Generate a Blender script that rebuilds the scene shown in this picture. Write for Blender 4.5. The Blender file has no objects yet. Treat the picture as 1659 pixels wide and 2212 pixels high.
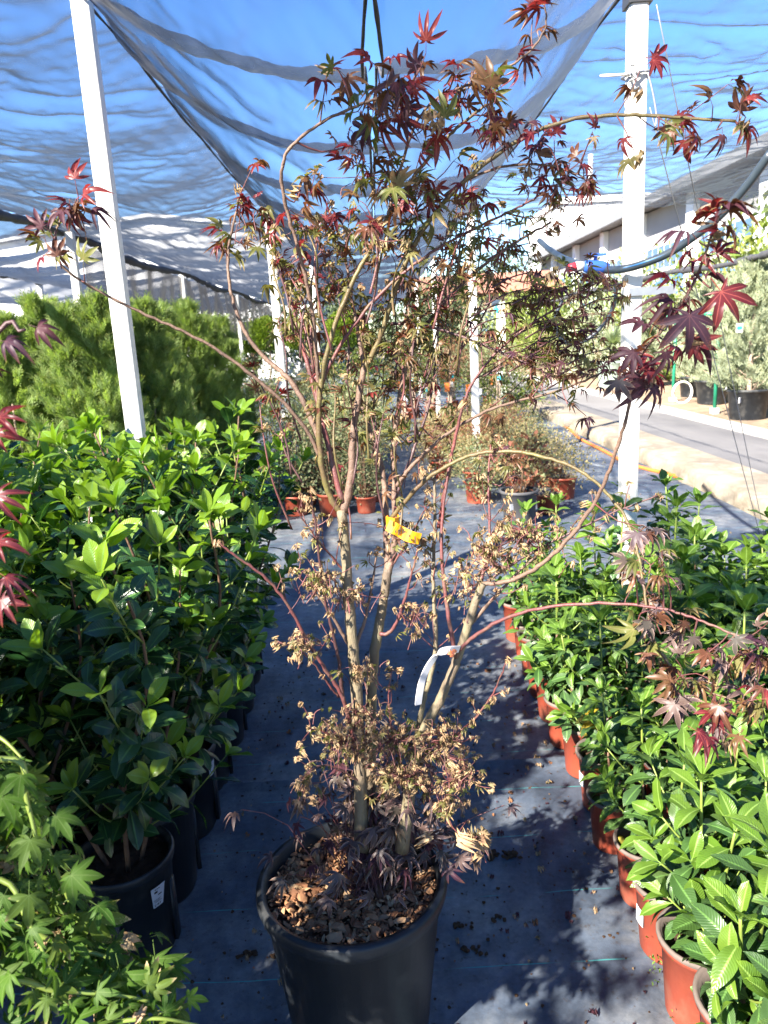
import bpy, math, random
import numpy as np
from mathutils import Matrix, Vector, Euler

random.seed(7)
rng = np.random.default_rng(7)
R = math.radians
scene = bpy.context.scene
COL = scene.collection

# ------------------------------------------------------------------ camera, sky, sun, exposure
CAM_H, PITCH, ROLL = 1.55, 12.9, 3.1
cam_data = bpy.data.cameras.new('camera')
cam = bpy.data.objects.new('camera', cam_data)
COL.objects.link(cam)
cam_data.sensor_fit = 'VERTICAL'
cam_data.sensor_height = 24.0
cam_data.lens = 24.0 * 1630.0 / 2212.0
cam_data.clip_start = 0.05
cam_data.clip_end = 1500
cam.matrix_world = Matrix.Translation((0, 0, CAM_H)) @ Matrix.Rotation(R(90 - PITCH), 4, 'X') @ Matrix.Rotation(R(-ROLL), 4, 'Z')
cam_data.dof.use_dof = True
cam_data.dof.focus_distance = 1.55
cam_data.dof.aperture_fstop = 5.6
scene.camera = cam

SUN_EL = 35.0
SUN_AZ = 223.0          # compass style: 0 = +Y, 90 = +X; behind and to the left of the camera
sx, sy = math.sin(R(SUN_AZ)), math.cos(R(SUN_AZ))
SUN_DIR = Vector((-sx * math.cos(R(SUN_EL)), -sy * math.cos(R(SUN_EL)), -math.sin(R(SUN_EL))))
world = bpy.data.worlds.new('World')
scene.world = world
world.use_nodes = True
wn = world.node_tree
bg = wn.nodes['Background']
sky = wn.nodes.new('ShaderNodeTexSky')
sky.sky_type = 'NISHITA'
sky.sun_disc = False
sky.sun_elevation = R(SUN_EL)
sky.sun_rotation = R(SUN_AZ)
sky.altitude = 300
sky.air_density = 1.0
sky.dust_density = 0.1
sky.ozone_density = 3.0
hsv = wn.nodes.new('ShaderNodeHueSaturation')
hsv.inputs['Saturation'].default_value = 1.26
hsv.inputs['Hue'].default_value = 0.511
wn.links.new(sky.outputs['Color'], hsv.inputs['Color'])
wn.links.new(hsv.outputs['Color'], bg.inputs['Color'])
bg.inputs['Strength'].default_value = 0.054

sun_data = bpy.data.lights.new('sun', 'SUN')
sun_data.energy = 5.0
sun_data.angle = R(0.55)
sun_data.color = (1.0, 0.93, 0.82)
sun = bpy.data.objects.new('sun', sun_data)
COL.objects.link(sun)
sun.rotation_euler = SUN_DIR.to_track_quat('-Z', 'Y').to_euler()
sun.location = (-20, -20, 30)

scene.view_settings.view_transform = 'Standard'
scene.view_settings.look = 'None'
scene.view_settings.gamma = 1.0
scene.view_settings.use_curve_mapping = False
scene.view_settings.exposure = 2.85
scene.render.engine = 'CYCLES'
scene.cycles.max_bounces = 7
scene.cycles.diffuse_bounces = 3
scene.cycles.glossy_bounces = 2
scene.cycles.transmission_bounces = 4
scene.cycles.transparent_max_bounces = 12
scene.cycles.use_denoising = True
scene.cycles.sample_clamp_indirect = 6.0
scene.cycles.caustics_reflective = False
scene.cycles.caustics_refractive = False

# ------------------------------------------------------------------ measuring: photograph pixel (1659 x 2212) -> point in the place
CM = np.array(cam.matrix_world)


def ray(px, py):
    return CM[:3, :3] @ np.array([(px - 829.5) / 1630.0, (1106.0 - py) / 1630.0, -1.0])


def at(px, py, Y):
    d = ray(px, py)
    return np.array([0, 0, CAM_H]) + d * (Y / d[1])


def gnd(px, py, z=0.0):
    d = ray(px, py)
    return np.array([0, 0, CAM_H]) + d * ((z - CAM_H) / d[2])


# ------------------------------------------------------------------ materials
MATS = {}


def new_mat(name):
    m = bpy.data.materials.new(name)
    m.use_nodes = True
    nt = m.node_tree
    p = nt.nodes['Principled BSDF']
    MATS[name] = m
    return m, nt, p


def N(nt, kind, **kw):
    n = nt.nodes.new(kind)
    for k, v in kw.items():
        if k.startswith('i_'):
            n.inputs[k[2:].replace('_', ' ')].default_value = v
        else:
            setattr(n, k, v)
    return n


def ramp(nt, stops, interp='LINEAR'):
    n = nt.nodes.new('ShaderNodeValToRGB')
    n.color_ramp.interpolation = interp
    el = n.color_ramp.elements
    while len(el) > 1:
        el.remove(el[0])
    el[0].position = stops[0][0]
    el[0].color = (*stops[0][1], 1)
    for pos, c in stops[1:]:
        e = el.new(pos)
        e.color = (*c, 1)
    return n


def surf(name, c1, c2=None, rough=0.6, scale=8.0, bump=0.0, bscale=60.0, spec=0.4, detail=4.0, metal=0.0, c3=None, stretch=None):
    """A plain solid surface: two or three noise-mixed colours, roughness wobble, fine relief."""
    m, nt, p = new_mat(name)
    tc = N(nt, 'ShaderNodeTexCoord')
    src = tc.outputs['Object']
    if stretch:
        mp = N(nt, 'ShaderNodeMapping')
        mp.inputs['Scale'].default_value = stretch
        nt.links.new(src, mp.inputs['Vector'])
        src = mp.outputs['Vector']
    nz = N(nt, 'ShaderNodeTexNoise', i_Scale=scale, i_Detail=detail, i_Roughness=0.6)
    nt.links.new(src, nz.inputs['Vector'])
    c2 = c2 or tuple(v * 0.75 for v in c1)
    st = [(0.3, c1), (0.7, c2)] if c3 is None else [(0.28, c1), (0.52, c2), (0.72, c3)]
    rp = ramp(nt, st)
    nt.links.new(nz.outputs['Fac'], rp.inputs['Fac'])
    nt.links.new(rp.outputs['Color'], p.inputs['Base Color'])
    mr = N(nt, 'ShaderNodeMapRange')
    mr.inputs['To Min'].default_value = max(0.05, rough - 0.12)
    mr.inputs['To Max'].default_value = min(1.0, rough + 0.12)
    nt.links.new(nz.outputs['Fac'], mr.inputs['Value'])
    nt.links.new(mr.outputs['Result'], p.inputs['Roughness'])
    p.inputs['Specular IOR Level'].default_value = spec
    p.inputs['Metallic'].default_value = metal
    if bump:
        n2 = N(nt, 'ShaderNodeTexNoise', i_Scale=bscale, i_Detail=5.0, i_Roughness=0.65)
        nt.links.new(src, n2.inputs['Vector'])
        b = N(nt, 'ShaderNodeBump', i_Strength=bump, i_Distance=0.02)
        nt.links.new(n2.outputs['Fac'], b.inputs['Height'])
        nt.links.new(b.outputs['Normal'], p.inputs['Normal'])
    return m


def leaf_mat(name, cols, tipcol=None, tipamt=0.0, transl=0.35, rough=0.4, vein=None, veins=0.0, spec=0.4, tl=(1.25, 1.35, 0.55), rimcol=None):
    """Leaf: colour differs leaf by leaf (object and island random), withered towards tips, light midrib, side veins in relief, light comes through."""
    m, nt, p = new_mat(name)
    oi = N(nt, 'ShaderNodeObjectInfo')
    ge = N(nt, 'ShaderNodeNewGeometry')
    ad = N(nt, 'ShaderNodeMath', operation='ADD')
    nt.links.new(oi.outputs['Random'], ad.inputs[0])
    nt.links.new(ge.outputs['Random Per Island'], ad.inputs[1])
    fr = N(nt, 'ShaderNodeMath', operation='FRACT')
    nt.links.new(ad.outputs[0], fr.inputs[0])
    k = len(cols)
    rp = ramp(nt, [(i / max(1, k - 1), c) for i, c in enumerate(cols)])
    nt.links.new(fr.outputs[0], rp.inputs['Fac'])
    col = rp.outputs['Color']
    tc = N(nt, 'ShaderNodeTexCoord')
    nz = N(nt, 'ShaderNodeTexNoise', i_Scale=30.0, i_Detail=3.0)
    nt.links.new(tc.outputs['Object'], nz.inputs['Vector'])
    at_t = N(nt, 'ShaderNodeAttribute', attribute_name='tip')
    at_r = N(nt, 'ShaderNodeAttribute', attribute_name='rim')
    if tipcol:
        s = N(nt, 'ShaderNodeMath', operation='MULTIPLY_ADD')
        nt.links.new(nz.outputs['Fac'], s.inputs[0])
        s.inputs[1].default_value = 0.9
        nt.links.new(at_t.outputs['Fac'], s.inputs[2])
        s2 = N(nt, 'ShaderNodeMath', operation='MULTIPLY_ADD')
        nt.links.new(fr.outputs[0], s2.inputs[0])
        s2.inputs[1].default_value = 0.5
        nt.links.new(s.outputs[0], s2.inputs[2])
        mr = N(nt, 'ShaderNodeMapRange', interpolation_type='SMOOTHSTEP')
        mr.inputs['From Min'].default_value = 1.75 - 1.2 * tipamt
        mr.inputs['From Max'].default_value = 2.05 - 1.2 * tipamt
        nt.links.new(s2.outputs[0], mr.inputs['Value'])
        mx = N(nt, 'ShaderNodeMix', data_type='RGBA')
        nt.links.new(mr.outputs['Result'], mx.inputs['Factor'])
        nt.links.new(col, mx.inputs['A'])
        mx.inputs['B'].default_value = (*tipcol, 1)
        col = mx.outputs['Result']
    if rimcol:
        mr = N(nt, 'ShaderNodeMapRange', interpolation_type='SMOOTHSTEP')
        mr.inputs['From Min'].default_value = 0.72
        mr.inputs['From Max'].default_value = 1.0
        nt.links.new(at_r.outputs['Fac'], mr.inputs['Value'])
        mx = N(nt, 'ShaderNodeMix', data_type='RGBA')
        nt.links.new(mr.outputs['Result'], mx.inputs['Factor'])
        nt.links.new(col, mx.inputs['A'])
        mx.inputs['B'].default_value = (*rimcol, 1)
        col = mx.outputs['Result']
    if vein:
        mr = N(nt, 'ShaderNodeMapRange', interpolation_type='SMOOTHSTEP')
        mr.inputs['From Min'].default_value = 0.16
        mr.inputs['From Max'].default_value = 0.04
        nt.links.new(at_r.outputs['Fac'], mr.inputs['Value'])
        mx = N(nt, 'ShaderNodeMix', data_type='RGBA')
        nt.links.new(mr.outputs['Result'], mx.inputs['Factor'])
        nt.links.new(col, mx.inputs['A'])
        mx.inputs['B'].default_value = (*vein, 1)
        col = mx.outputs['Result']
    if veins:
        a = N(nt, 'ShaderNodeMath', operation='MULTIPLY')
        nt.links.new(at_t.outputs['Fac'], a.inputs[0])
        a.inputs[1].default_value = 48.0
        b = N(nt, 'ShaderNodeMath', operation='MULTIPLY_ADD')
        nt.links.new(at_r.outputs['Fac'], b.inputs[0])
        b.inputs[1].default_value = -9.0
        nt.links.new(a.outputs[0], b.inputs[2])
        c = N(nt, 'ShaderNodeMath', operation='SINE')
        nt.links.new(b.outputs[0], c.inputs[0])
        d = N(nt, 'ShaderNodeMath', operation='POWER')
        ab = N(nt, 'ShaderNodeMath', operation='ABSOLUTE')
        nt.links.new(c.outputs[0], ab.inputs[0])
        nt.links.new(ab.outputs[0], d.inputs[0])
        d.inputs[1].default_value = 0.5
        bp = N(nt, 'ShaderNodeBump', i_Strength=veins, i_Distance=0.004)
        nt.links.new(d.outputs[0], bp.inputs['Height'])
        nt.links.new(bp.outputs['Normal'], p.inputs['Normal'])
    # blotches
    hs = N(nt, 'ShaderNodeHueSaturation')
    mr = N(nt, 'ShaderNodeMapRange')
    mr.inputs['To Min'].default_value = 0.72
    mr.inputs['To Max'].default_value = 1.28
    nt.links.new(nz.outputs['Fac'], mr.inputs['Value'])
    nt.links.new(mr.outputs['Result'], hs.inputs['Value'])
    nt.links.new(col, hs.inputs['Color'])
    col = hs.outputs['Color']
    nt.links.new(col, p.inputs['Base Color'])
    p.inputs['Roughness'].default_value = rough
    p.inputs['Specular IOR Level'].default_value = spec
    tr = N(nt, 'ShaderNodeBsdfTranslucent')
    vm = N(nt, 'ShaderNodeMix', data_type='RGBA', blend_type='MULTIPLY')
    vm.inputs['Factor'].default_value = 1.0
    nt.links.new(col, vm.inputs['A'])
    vm.inputs['B'].default_value = (*tl, 1)
    nt.links.new(vm.outputs['Result'], tr.inputs['Color'])
    ms = N(nt, 'ShaderNodeMixShader')
    ms.inputs['Fac'].default_value = transl
    nt.links.new(p.outputs['BSDF'], ms.inputs[1])
    nt.links.new(tr.outputs['BSDF'], ms.inputs[2])
    nt.links.new(ms.outputs['Shader'], nt.nodes['Material Output'].inputs['Surface'])
    return m


WITHER = (0.30, 0.19, 0.09)
leaf_mat('maple_olive', [(0.090, 0.105, 0.026), (0.140, 0.145, 0.036), (0.110, 0.095, 0.034), (0.165, 0.155, 0.058)], WITHER, 0.26, 0.42, 0.45, vein=(0.20, 0.17, 0.07))
leaf_mat('maple_bronze', [(0.095, 0.036, 0.020), (0.135, 0.078, 0.032), (0.080, 0.032, 0.024), (0.150, 0.062, 0.030)], WITHER, 0.20, 0.38, 0.42, vein=(0.16, 0.07, 0.04), tl=(1.5, 0.9, 0.5))
leaf_mat('maple_red', [(0.120, 0.012, 0.018), (0.075, 0.010, 0.016), (0.165, 0.024, 0.022), (0.095, 0.018, 0.028)], (0.20, 0.06, 0.03), 0.10, 0.36, 0.40, vein=(0.26, 0.06, 0.05), tl=(1.9, 0.8, 0.7))
leaf_mat('maple_plum', [(0.050, 0.018, 0.028), (0.075, 0.024, 0.030), (0.040, 0.016, 0.030)], (0.12, 0.05, 0.03), 0.12, 0.28, 0.55, vein=(0.10, 0.04, 0.05), tl=(1.6, 0.7, 0.8))
leaf_mat('maple_dry', [(0.40, 0.28, 0.165), (0.29, 0.185, 0.105), (0.47, 0.35, 0.22), (0.22, 0.17, 0.095), (0.19, 0.175, 0.09), (0.25, 0.145, 0.09)], (0.42, 0.28, 0.15), 0.45, 0.30, 0.7, spec=0.2, tl=(1.1, 0.95, 0.7))
leaf_mat('maple_margined', [(0.070, 0.044, 0.044), (0.095, 0.060, 0.050), (0.070, 0.062, 0.048), (0.060, 0.036, 0.044)], (0.24, 0.15, 0.11), 0.16, 0.22, 0.5, rimcol=(0.30, 0.20, 0.18), tl=(1.2, 0.9, 0.8))
leaf_mat('maple_green', [(0.036, 0.090, 0.010), (0.064, 0.130, 0.014), (0.050, 0.100, 0.018), (0.095, 0.140, 0.020)], (0.42, 0.31, 0.18), 0.06, 0.40, 0.6, spec=0.22, vein=(0.10, 0.16, 0.04))
leaf_mat('laurel_leaf', [(0.012, 0.042, 0.012), (0.018, 0.058, 0.016), (0.028, 0.076, 0.018), (0.016, 0.050, 0.022)], (0.10, 0.16, 0.02), 0.12, 0.26, 0.26, vein=(0.070, 0.150, 0.035), veins=0.25, spec=0.55)
leaf_mat('laurel_new_leaf', [(0.135, 0.240, 0.016), (0.180, 0.285, 0.024), (0.100, 0.200, 0.016)], (0.14, 0.23, 0.03), 0.12, 0.40, 0.30, vein=(0.16, 0.29, 0.06), veins=0.3, spec=0.5)
leaf_mat('viburnum_leaf', [(0.036, 0.088, 0.022), (0.056, 0.115, 0.026), (0.046, 0.095, 0.034), (0.074, 0.125, 0.034)], (0.11, 0.17, 0.04), 0.10, 0.28, 0.36, vein=(0.11, 0.22, 0.055), veins=0.28, spec=0.55)
leaf_mat('viburnum_new_leaf', [(0.092, 0.180, 0.018), (0.120, 0.205, 0.024), (0.075, 0.150, 0.020)], (0.16, 0.26, 0.03), 0.1, 0.36, 0.34, vein=(0.23, 0.36, 0.08), veins=0.28, spec=0.55)
leaf_mat('yellowed_leaf', [(0.42, 0.33, 0.02), (0.50, 0.30, 0.02)], (0.18, 0.20, 0.03), 0.35, 0.35, 0.4, vein=(0.5, 0.42, 0.08), veins=0.6)
leaf_mat('thuja_foliage', [(0.150, 0.225, 0.065), (0.195, 0.275, 0.080), (0.250, 0.320, 0.120), (0.175, 0.255, 0.090)], (0.24, 0.27, 0.08), 0.16, 0.50, 0.55, spec=0.25)
leaf_mat('juniper_foliage', [(0.230, 0.270, 0.185), (0.280, 0.310, 0.215), (0.200, 0.245, 0.155), (0.310, 0.320, 0.200)], (0.24, 0.25, 0.14), 0.2, 0.25, 0.6, spec=0.2)
leaf_mat('shrub_grey_leaf', [(0.130, 0.170, 0.085), (0.170, 0.205, 0.110), (0.200, 0.205, 0.105), (0.210, 0.165, 0.095)], (0.20, 0.16, 0.08), 0.25, 0.3, 0.55, spec=0.25)
leaf_mat('shrub_straw_leaf', [(0.270, 0.230, 0.110), (0.220, 0.200, 0.090), (0.330, 0.260, 0.140), (0.140, 0.160, 0.060)], (0.30, 0.21, 0.12), 0.3, 0.3, 0.65, spec=0.2)
leaf_mat('shrub_red_leaf', [(0.170, 0.050, 0.035), (0.120, 0.085, 0.040), (0.220, 0.070, 0.050), (0.140, 0.120, 0.050)], (0.2, 0.12, 0.06), 0.3, 0.3, 0.6, spec=0.2)
leaf_mat('box_leaf', [(0.130, 0.205, 0.018), (0.190, 0.265, 0.026), (0.090, 0.155, 0.018)], (0.2, 0.24, 0.03), 0.15, 0.3, 0.45)
leaf_mat('hedge_leaf', [(0.085, 0.130, 0.022), (0.130, 0.180, 0.030), (0.170, 0.190, 0.040), (0.060, 0.100, 0.020)], (0.22, 0.20, 0.05), 0.15, 0.3, 0.5)
leaf_mat('dark_tree_leaf', [(0.030, 0.050, 0.020), (0.045, 0.070, 0.026), (0.060, 0.080, 0.035)], (0.08, 0.08, 0.04), 0.1, 0.2, 0.6)
leaf_mat('yucca_blade', [(0.16, 0.22, 0.13), (0.24, 0.29, 0.17), (0.30, 0.33, 0.20)], (0.35, 0.33, 0.2), 0.1, 0.2, 0.5)

surf('maple_bark', (0.200, 0.170, 0.100), (0.145, 0.112, 0.074), 0.62, 22, 0.35, 160, c3=(0.110, 0.080, 0.060), stretch=(1, 1, 0.35))
surf('maple_bark_brown', (0.180, 0.115, 0.080), (0.130, 0.080, 0.058), 0.6, 25, 0.3, 160, c3=(0.090, 0.058, 0.045))
surf('maple_stem_red', (0.165, 0.050, 0.045), (0.110, 0.040, 0.040), 0.45, 30, 0.2, 160, c3=(0.150, 0.090, 0.060))
surf('maple_stem_olive', (0.120, 0.105, 0.035), (0.100, 0.060, 0.035), 0.45, 30, 0.2, 160)
surf('maple_stem_dark', (0.055, 0.028, 0.030), (0.085, 0.040, 0.038), 0.45, 30, 0.2, 160)
surf('green_stem', (0.180, 0.230, 0.040), (0.120, 0.170, 0.035), 0.45, 20)
surf('brown_stem', (0.150, 0.085, 0.050), (0.095, 0.055, 0.035), 0.65, 30, 0.3, 120)
surf('pale_trunk', (0.330, 0.250, 0.190), (0.230, 0.170, 0.125), 0.8, 14, 0.4, 60)
surf('black_plastic', (0.007, 0.009, 0.012), (0.012, 0.015, 0.019), 0.45, 9, 0.08, 160, spec=0.35, detail=9, c3=(0.050, 0.050, 0.049))
surf('grey_plastic', (0.060, 0.060, 0.066), (0.090, 0.088, 0.090), 0.5, 5, 0.05, 120, spec=0.4)
surf('terracotta_plastic', (0.330, 0.070, 0.036), (0.270, 0.054, 0.030), 0.5, 9, 0.06, 150, spec=0.35, c3=(0.300, 0.105, 0.066))
surf('pot_inside', (0.170, 0.135, 0.115), (0.090, 0.070, 0.062), 0.75, 10, 0.1, 100)
surf('pale_green_plastic', (0.300, 0.380, 0.330), (0.240, 0.320, 0.270), 0.5, 5)
surf('potting_soil', (0.050, 0.030, 0.020), (0.090, 0.052, 0.030), 0.95, 50, 0.8, 180, c3=(0.030, 0.019, 0.014), spec=0.15)
leaf_mat('bark_chip', [(0.36, 0.20, 0.10), (0.27, 0.125, 0.06), (0.13, 0.062, 0.035), (0.44, 0.29, 0.16), (0.21, 0.095, 0.048), (0.08, 0.042, 0.026)], None, 0, 0.0, 0.85, spec=0.15)
surf('white_paint', (0.70, 0.70, 0.69), (0.58, 0.57, 0.545), 0.42, 6, 0.08, 40, spec=0.4, detail=9, c3=(0.74, 0.72, 0.66))
surf('cream_paint', (0.62, 0.66, 0.50), (0.52, 0.56, 0.42), 0.6, 6)
surf('dark_metal', (0.060, 0.062, 0.066), (0.10, 0.10, 0.10), 0.45, 12, metal=0.6)
surf('zinc', (0.42, 0.43, 0.45), (0.32, 0.33, 0.35), 0.4, 20, metal=0.7)
surf('green_metal', (0.012, 0.180, 0.100), (0.010, 0.140, 0.080), 0.45, 6)
surf('pipe_black', (0.020, 0.030, 0.042), (0.035, 0.048, 0.062), 0.38, 10, spec=0.5)
surf('pipe_stripe', (0.03, 0.16, 0.38), (0.03, 0.13, 0.32), 0.4, 10)
surf('hose_orange', (0.62, 0.170, 0.030), (0.50, 0.120, 0.030), 0.45, 12)
surf('hose_white', (0.70, 0.68, 0.62), (0.60, 0.58, 0.52), 0.5, 12)
surf('valve_blue', (0.03, 0.10, 0.42), (0.03, 0.09, 0.36), 0.35, 12)
surf('valve_red', (0.50, 0.03, 0.05), (0.40, 0.03, 0.04), 0.35, 12)
surf('cyan_plastic', (0.02, 0.50, 0.62), (0.02, 0.42, 0.55), 0.4, 12)
surf('orange_tag', (0.95, 0.42, 0.010), (0.90, 0.34, 0.010), 0.45, 12)
surf('tag_ink', (0.03, 0.025, 0.02), (0.05, 0.04, 0.03), 0.6, 12)
surf('paper_white', (0.50, 0.50, 0.52), (0.42, 0.42, 0.44), 0.5, 12)
surf('label_orange', (0.75, 0.22, 0.08), (0.65, 0.18, 0.08), 0.5, 12)
surf('asphalt', (0.092, 0.089, 0.092), (0.135, 0.130, 0.130), 0.85, 1.2, 0.3, 150, detail=8, c3=(0.110, 0.105, 0.104), stretch=(1, 0.3, 1))
surf('concrete', (0.29, 0.255, 0.20), (0.20, 0.165, 0.12), 0.85, 3.5, 0.5, 40, detail=9, c3=(0.34, 0.30, 0.245))
surf('white_kerb', (0.36, 0.35, 0.335), (0.28, 0.27, 0.255), 0.8, 4, 0.2, 60)
surf('sandy_soil', (0.27, 0.20, 0.13), (0.19, 0.13, 0.085), 0.95, 2.5, 0.8, 50, detail=9, c3=(0.32, 0.25, 0.17))
surf('earth', (0.20, 0.16, 0.11), (0.13, 0.105, 0.075), 0.95, 0.7, 0.5, 12, detail=8)
surf('building_white', (0.74, 0.74, 0.75), (0.68, 0.68, 0.69), 0.7, 0.6, 0.05, 8)
surf('building_grey', (0.27, 0.265, 0.27), (0.24, 0.235, 0.24), 0.7, 0.5, 0.1, 4)
surf('roof_grey', (0.15, 0.155, 0.165), (0.125, 0.13, 0.14), 0.6, 0.8)
surf('blue_panel', (0.05, 0.15, 0.38), (0.05, 0.13, 0.33), 0.5, 0.8)
surf('window_glass', (0.06, 0.11, 0.19), (0.045, 0.085, 0.15), 0.3, 0.4, spec=0.3)
surf('brown_wall', (0.36, 0.25, 0.17), (0.30, 0.20, 0.14), 0.85, 0.8)
surf('tile_roof', (0.26, 0.11, 0.075), (0.20, 0.09, 0.06), 0.85, 2)
surf('tag_pink', (0.55, 0.50, 0.46), (0.5, 0.45, 0.42), 0.5, 12)


def cloth_material():
    m, nt, p = new_mat('weed_cloth')
    tc = N(nt, 'ShaderNodeTexCoord')
    src = tc.outputs['Object']
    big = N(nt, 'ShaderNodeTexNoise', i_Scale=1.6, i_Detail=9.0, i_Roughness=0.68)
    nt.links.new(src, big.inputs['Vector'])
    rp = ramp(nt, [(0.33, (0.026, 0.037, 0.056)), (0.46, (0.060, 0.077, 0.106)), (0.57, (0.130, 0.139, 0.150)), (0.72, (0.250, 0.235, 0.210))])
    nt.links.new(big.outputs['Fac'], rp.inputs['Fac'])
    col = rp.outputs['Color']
    # crumbs of soil trodden into the weave
    sp = N(nt, 'ShaderNodeTexNoise', i_Scale=38.0, i_Detail=5.0, i_Roughness=0.7)
    nt.links.new(src, sp.inputs['Vector'])
    mr = N(nt, 'ShaderNodeMapRange')
    mr.inputs['From Min'].default_value = 0.58
    mr.inputs['From Max'].default_value = 0.70
    nt.links.new(sp.outputs['Fac'], mr.inputs['Value'])
    mx = N(nt, 'ShaderNodeMix', data_type='RGBA')
    nt.links.new(mr.outputs['Result'], mx.inputs['Factor'])
    nt.links.new(col, mx.inputs['A'])
    mx.inputs['B'].default_value = (0.050, 0.036, 0.026, 1)
    col = mx.outputs['Result']
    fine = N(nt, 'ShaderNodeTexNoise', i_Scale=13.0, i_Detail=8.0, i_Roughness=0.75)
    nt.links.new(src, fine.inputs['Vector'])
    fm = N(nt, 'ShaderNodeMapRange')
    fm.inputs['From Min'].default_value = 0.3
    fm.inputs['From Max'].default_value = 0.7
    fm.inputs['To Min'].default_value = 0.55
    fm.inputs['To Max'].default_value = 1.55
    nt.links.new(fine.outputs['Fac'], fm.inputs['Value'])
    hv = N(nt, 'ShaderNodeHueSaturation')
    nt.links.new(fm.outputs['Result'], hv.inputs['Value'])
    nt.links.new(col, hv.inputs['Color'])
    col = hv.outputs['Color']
    # green marker threads woven across every quarter metre
    sep = N(nt, 'ShaderNodeSeparateXYZ')
    nt.links.new(src, sep.inputs['Vector'])
    wob = N(nt, 'ShaderNodeTexNoise', i_Scale=3.0, i_Detail=2.0)
    nt.links.new(src, wob.inputs['Vector'])
    y2 = N(nt, 'ShaderNodeMath', operation='MULTIPLY_ADD')
    nt.links.new(wob.outputs['Fac'], y2.inputs[0])
    y2.inputs[1].default_value = 0.02
    nt.links.new(sep.outputs['Y'], y2.inputs[2])
    md = N(nt, 'ShaderNodeMath', operation='MODULO')
    o = N(nt, 'ShaderNodeMath', operation='ADD')
    nt.links.new(y2.outputs[0], o.inputs[0])
    o.inputs[1].default_value = 50.0 - 0.055
    nt.links.new(o.outputs[0], md.inputs[0])
    md.inputs[1].default_value = 0.249
    lt = N(nt, 'ShaderNodeMath', operation='LESS_THAN')
    nt.links.new(md.outputs[0], lt.inputs[0])
    lt.inputs[1].default_value = 0.0032
    brk = N(nt, 'ShaderNodeTexNoise', i_Scale=7.0, i_Detail=4.0)
    nt.links.new(src, brk.inputs['Vector'])
    gt = N(nt, 'ShaderNodeMapRange')
    gt.inputs['From Min'].default_value = 0.42
    gt.inputs['From Max'].default_value = 0.58
    nt.links.new(brk.outputs['Fac'], gt.inputs['Value'])
    mu = N(nt, 'ShaderNodeMath', operation='MULTIPLY')
    nt.links.new(lt.outputs[0], mu.inputs[0])
    nt.links.new(gt.outputs['Result'], mu.inputs[1])
    mx = N(nt, 'ShaderNodeMix', data_type='RGBA')
    nt.links.new(mu.outputs[0], mx.inputs['Factor'])
    nt.links.new(col, mx.inputs['A'])
    mx.inputs['B'].default_value = (0.05, 0.26, 0.26, 1)
    nt.links.new(mx.outputs['Result'], p.inputs['Base Color'])
    p.inputs['Roughness'].default_value = 0.55
    p.inputs['Specular IOR Level'].default_value = 0.35
    # weave relief
    wx = N(nt, 'ShaderNodeTexWave', wave_type='BANDS', bands_direction='X', i_Scale=160.0)
    wy = N(nt, 'ShaderNodeTexWave', wave_type='BANDS', bands_direction='Y', i_Scale=160.0)
    nt.links.new(src, wx.inputs['Vector'])
    nt.links.new(src, wy.inputs['Vector'])
    ad = N(nt, 'ShaderNodeMath', operation='ADD')
    nt.links.new(wx.outputs['Fac'], ad.inputs[0])
    nt.links.new(wy.outputs['Fac'], ad.inputs[1])
    ad2 = N(nt, 'ShaderNodeMath', operation='MULTIPLY_ADD')
    nt.links.new(sp.outputs['Fac'], ad2.inputs[0])
    ad2.inputs[1].default_value = 3.0
    nt.links.new(ad.outputs[0], ad2.inputs[2])
    b = N(nt, 'ShaderNodeBump', i_Strength=0.35, i_Distance=0.003)
    nt.links.new(ad2.outputs[0], b.inputs['Height'])
    nt.links.new(b.outputs['Normal'], p.inputs['Normal'])
    return m


cloth_material()


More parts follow.
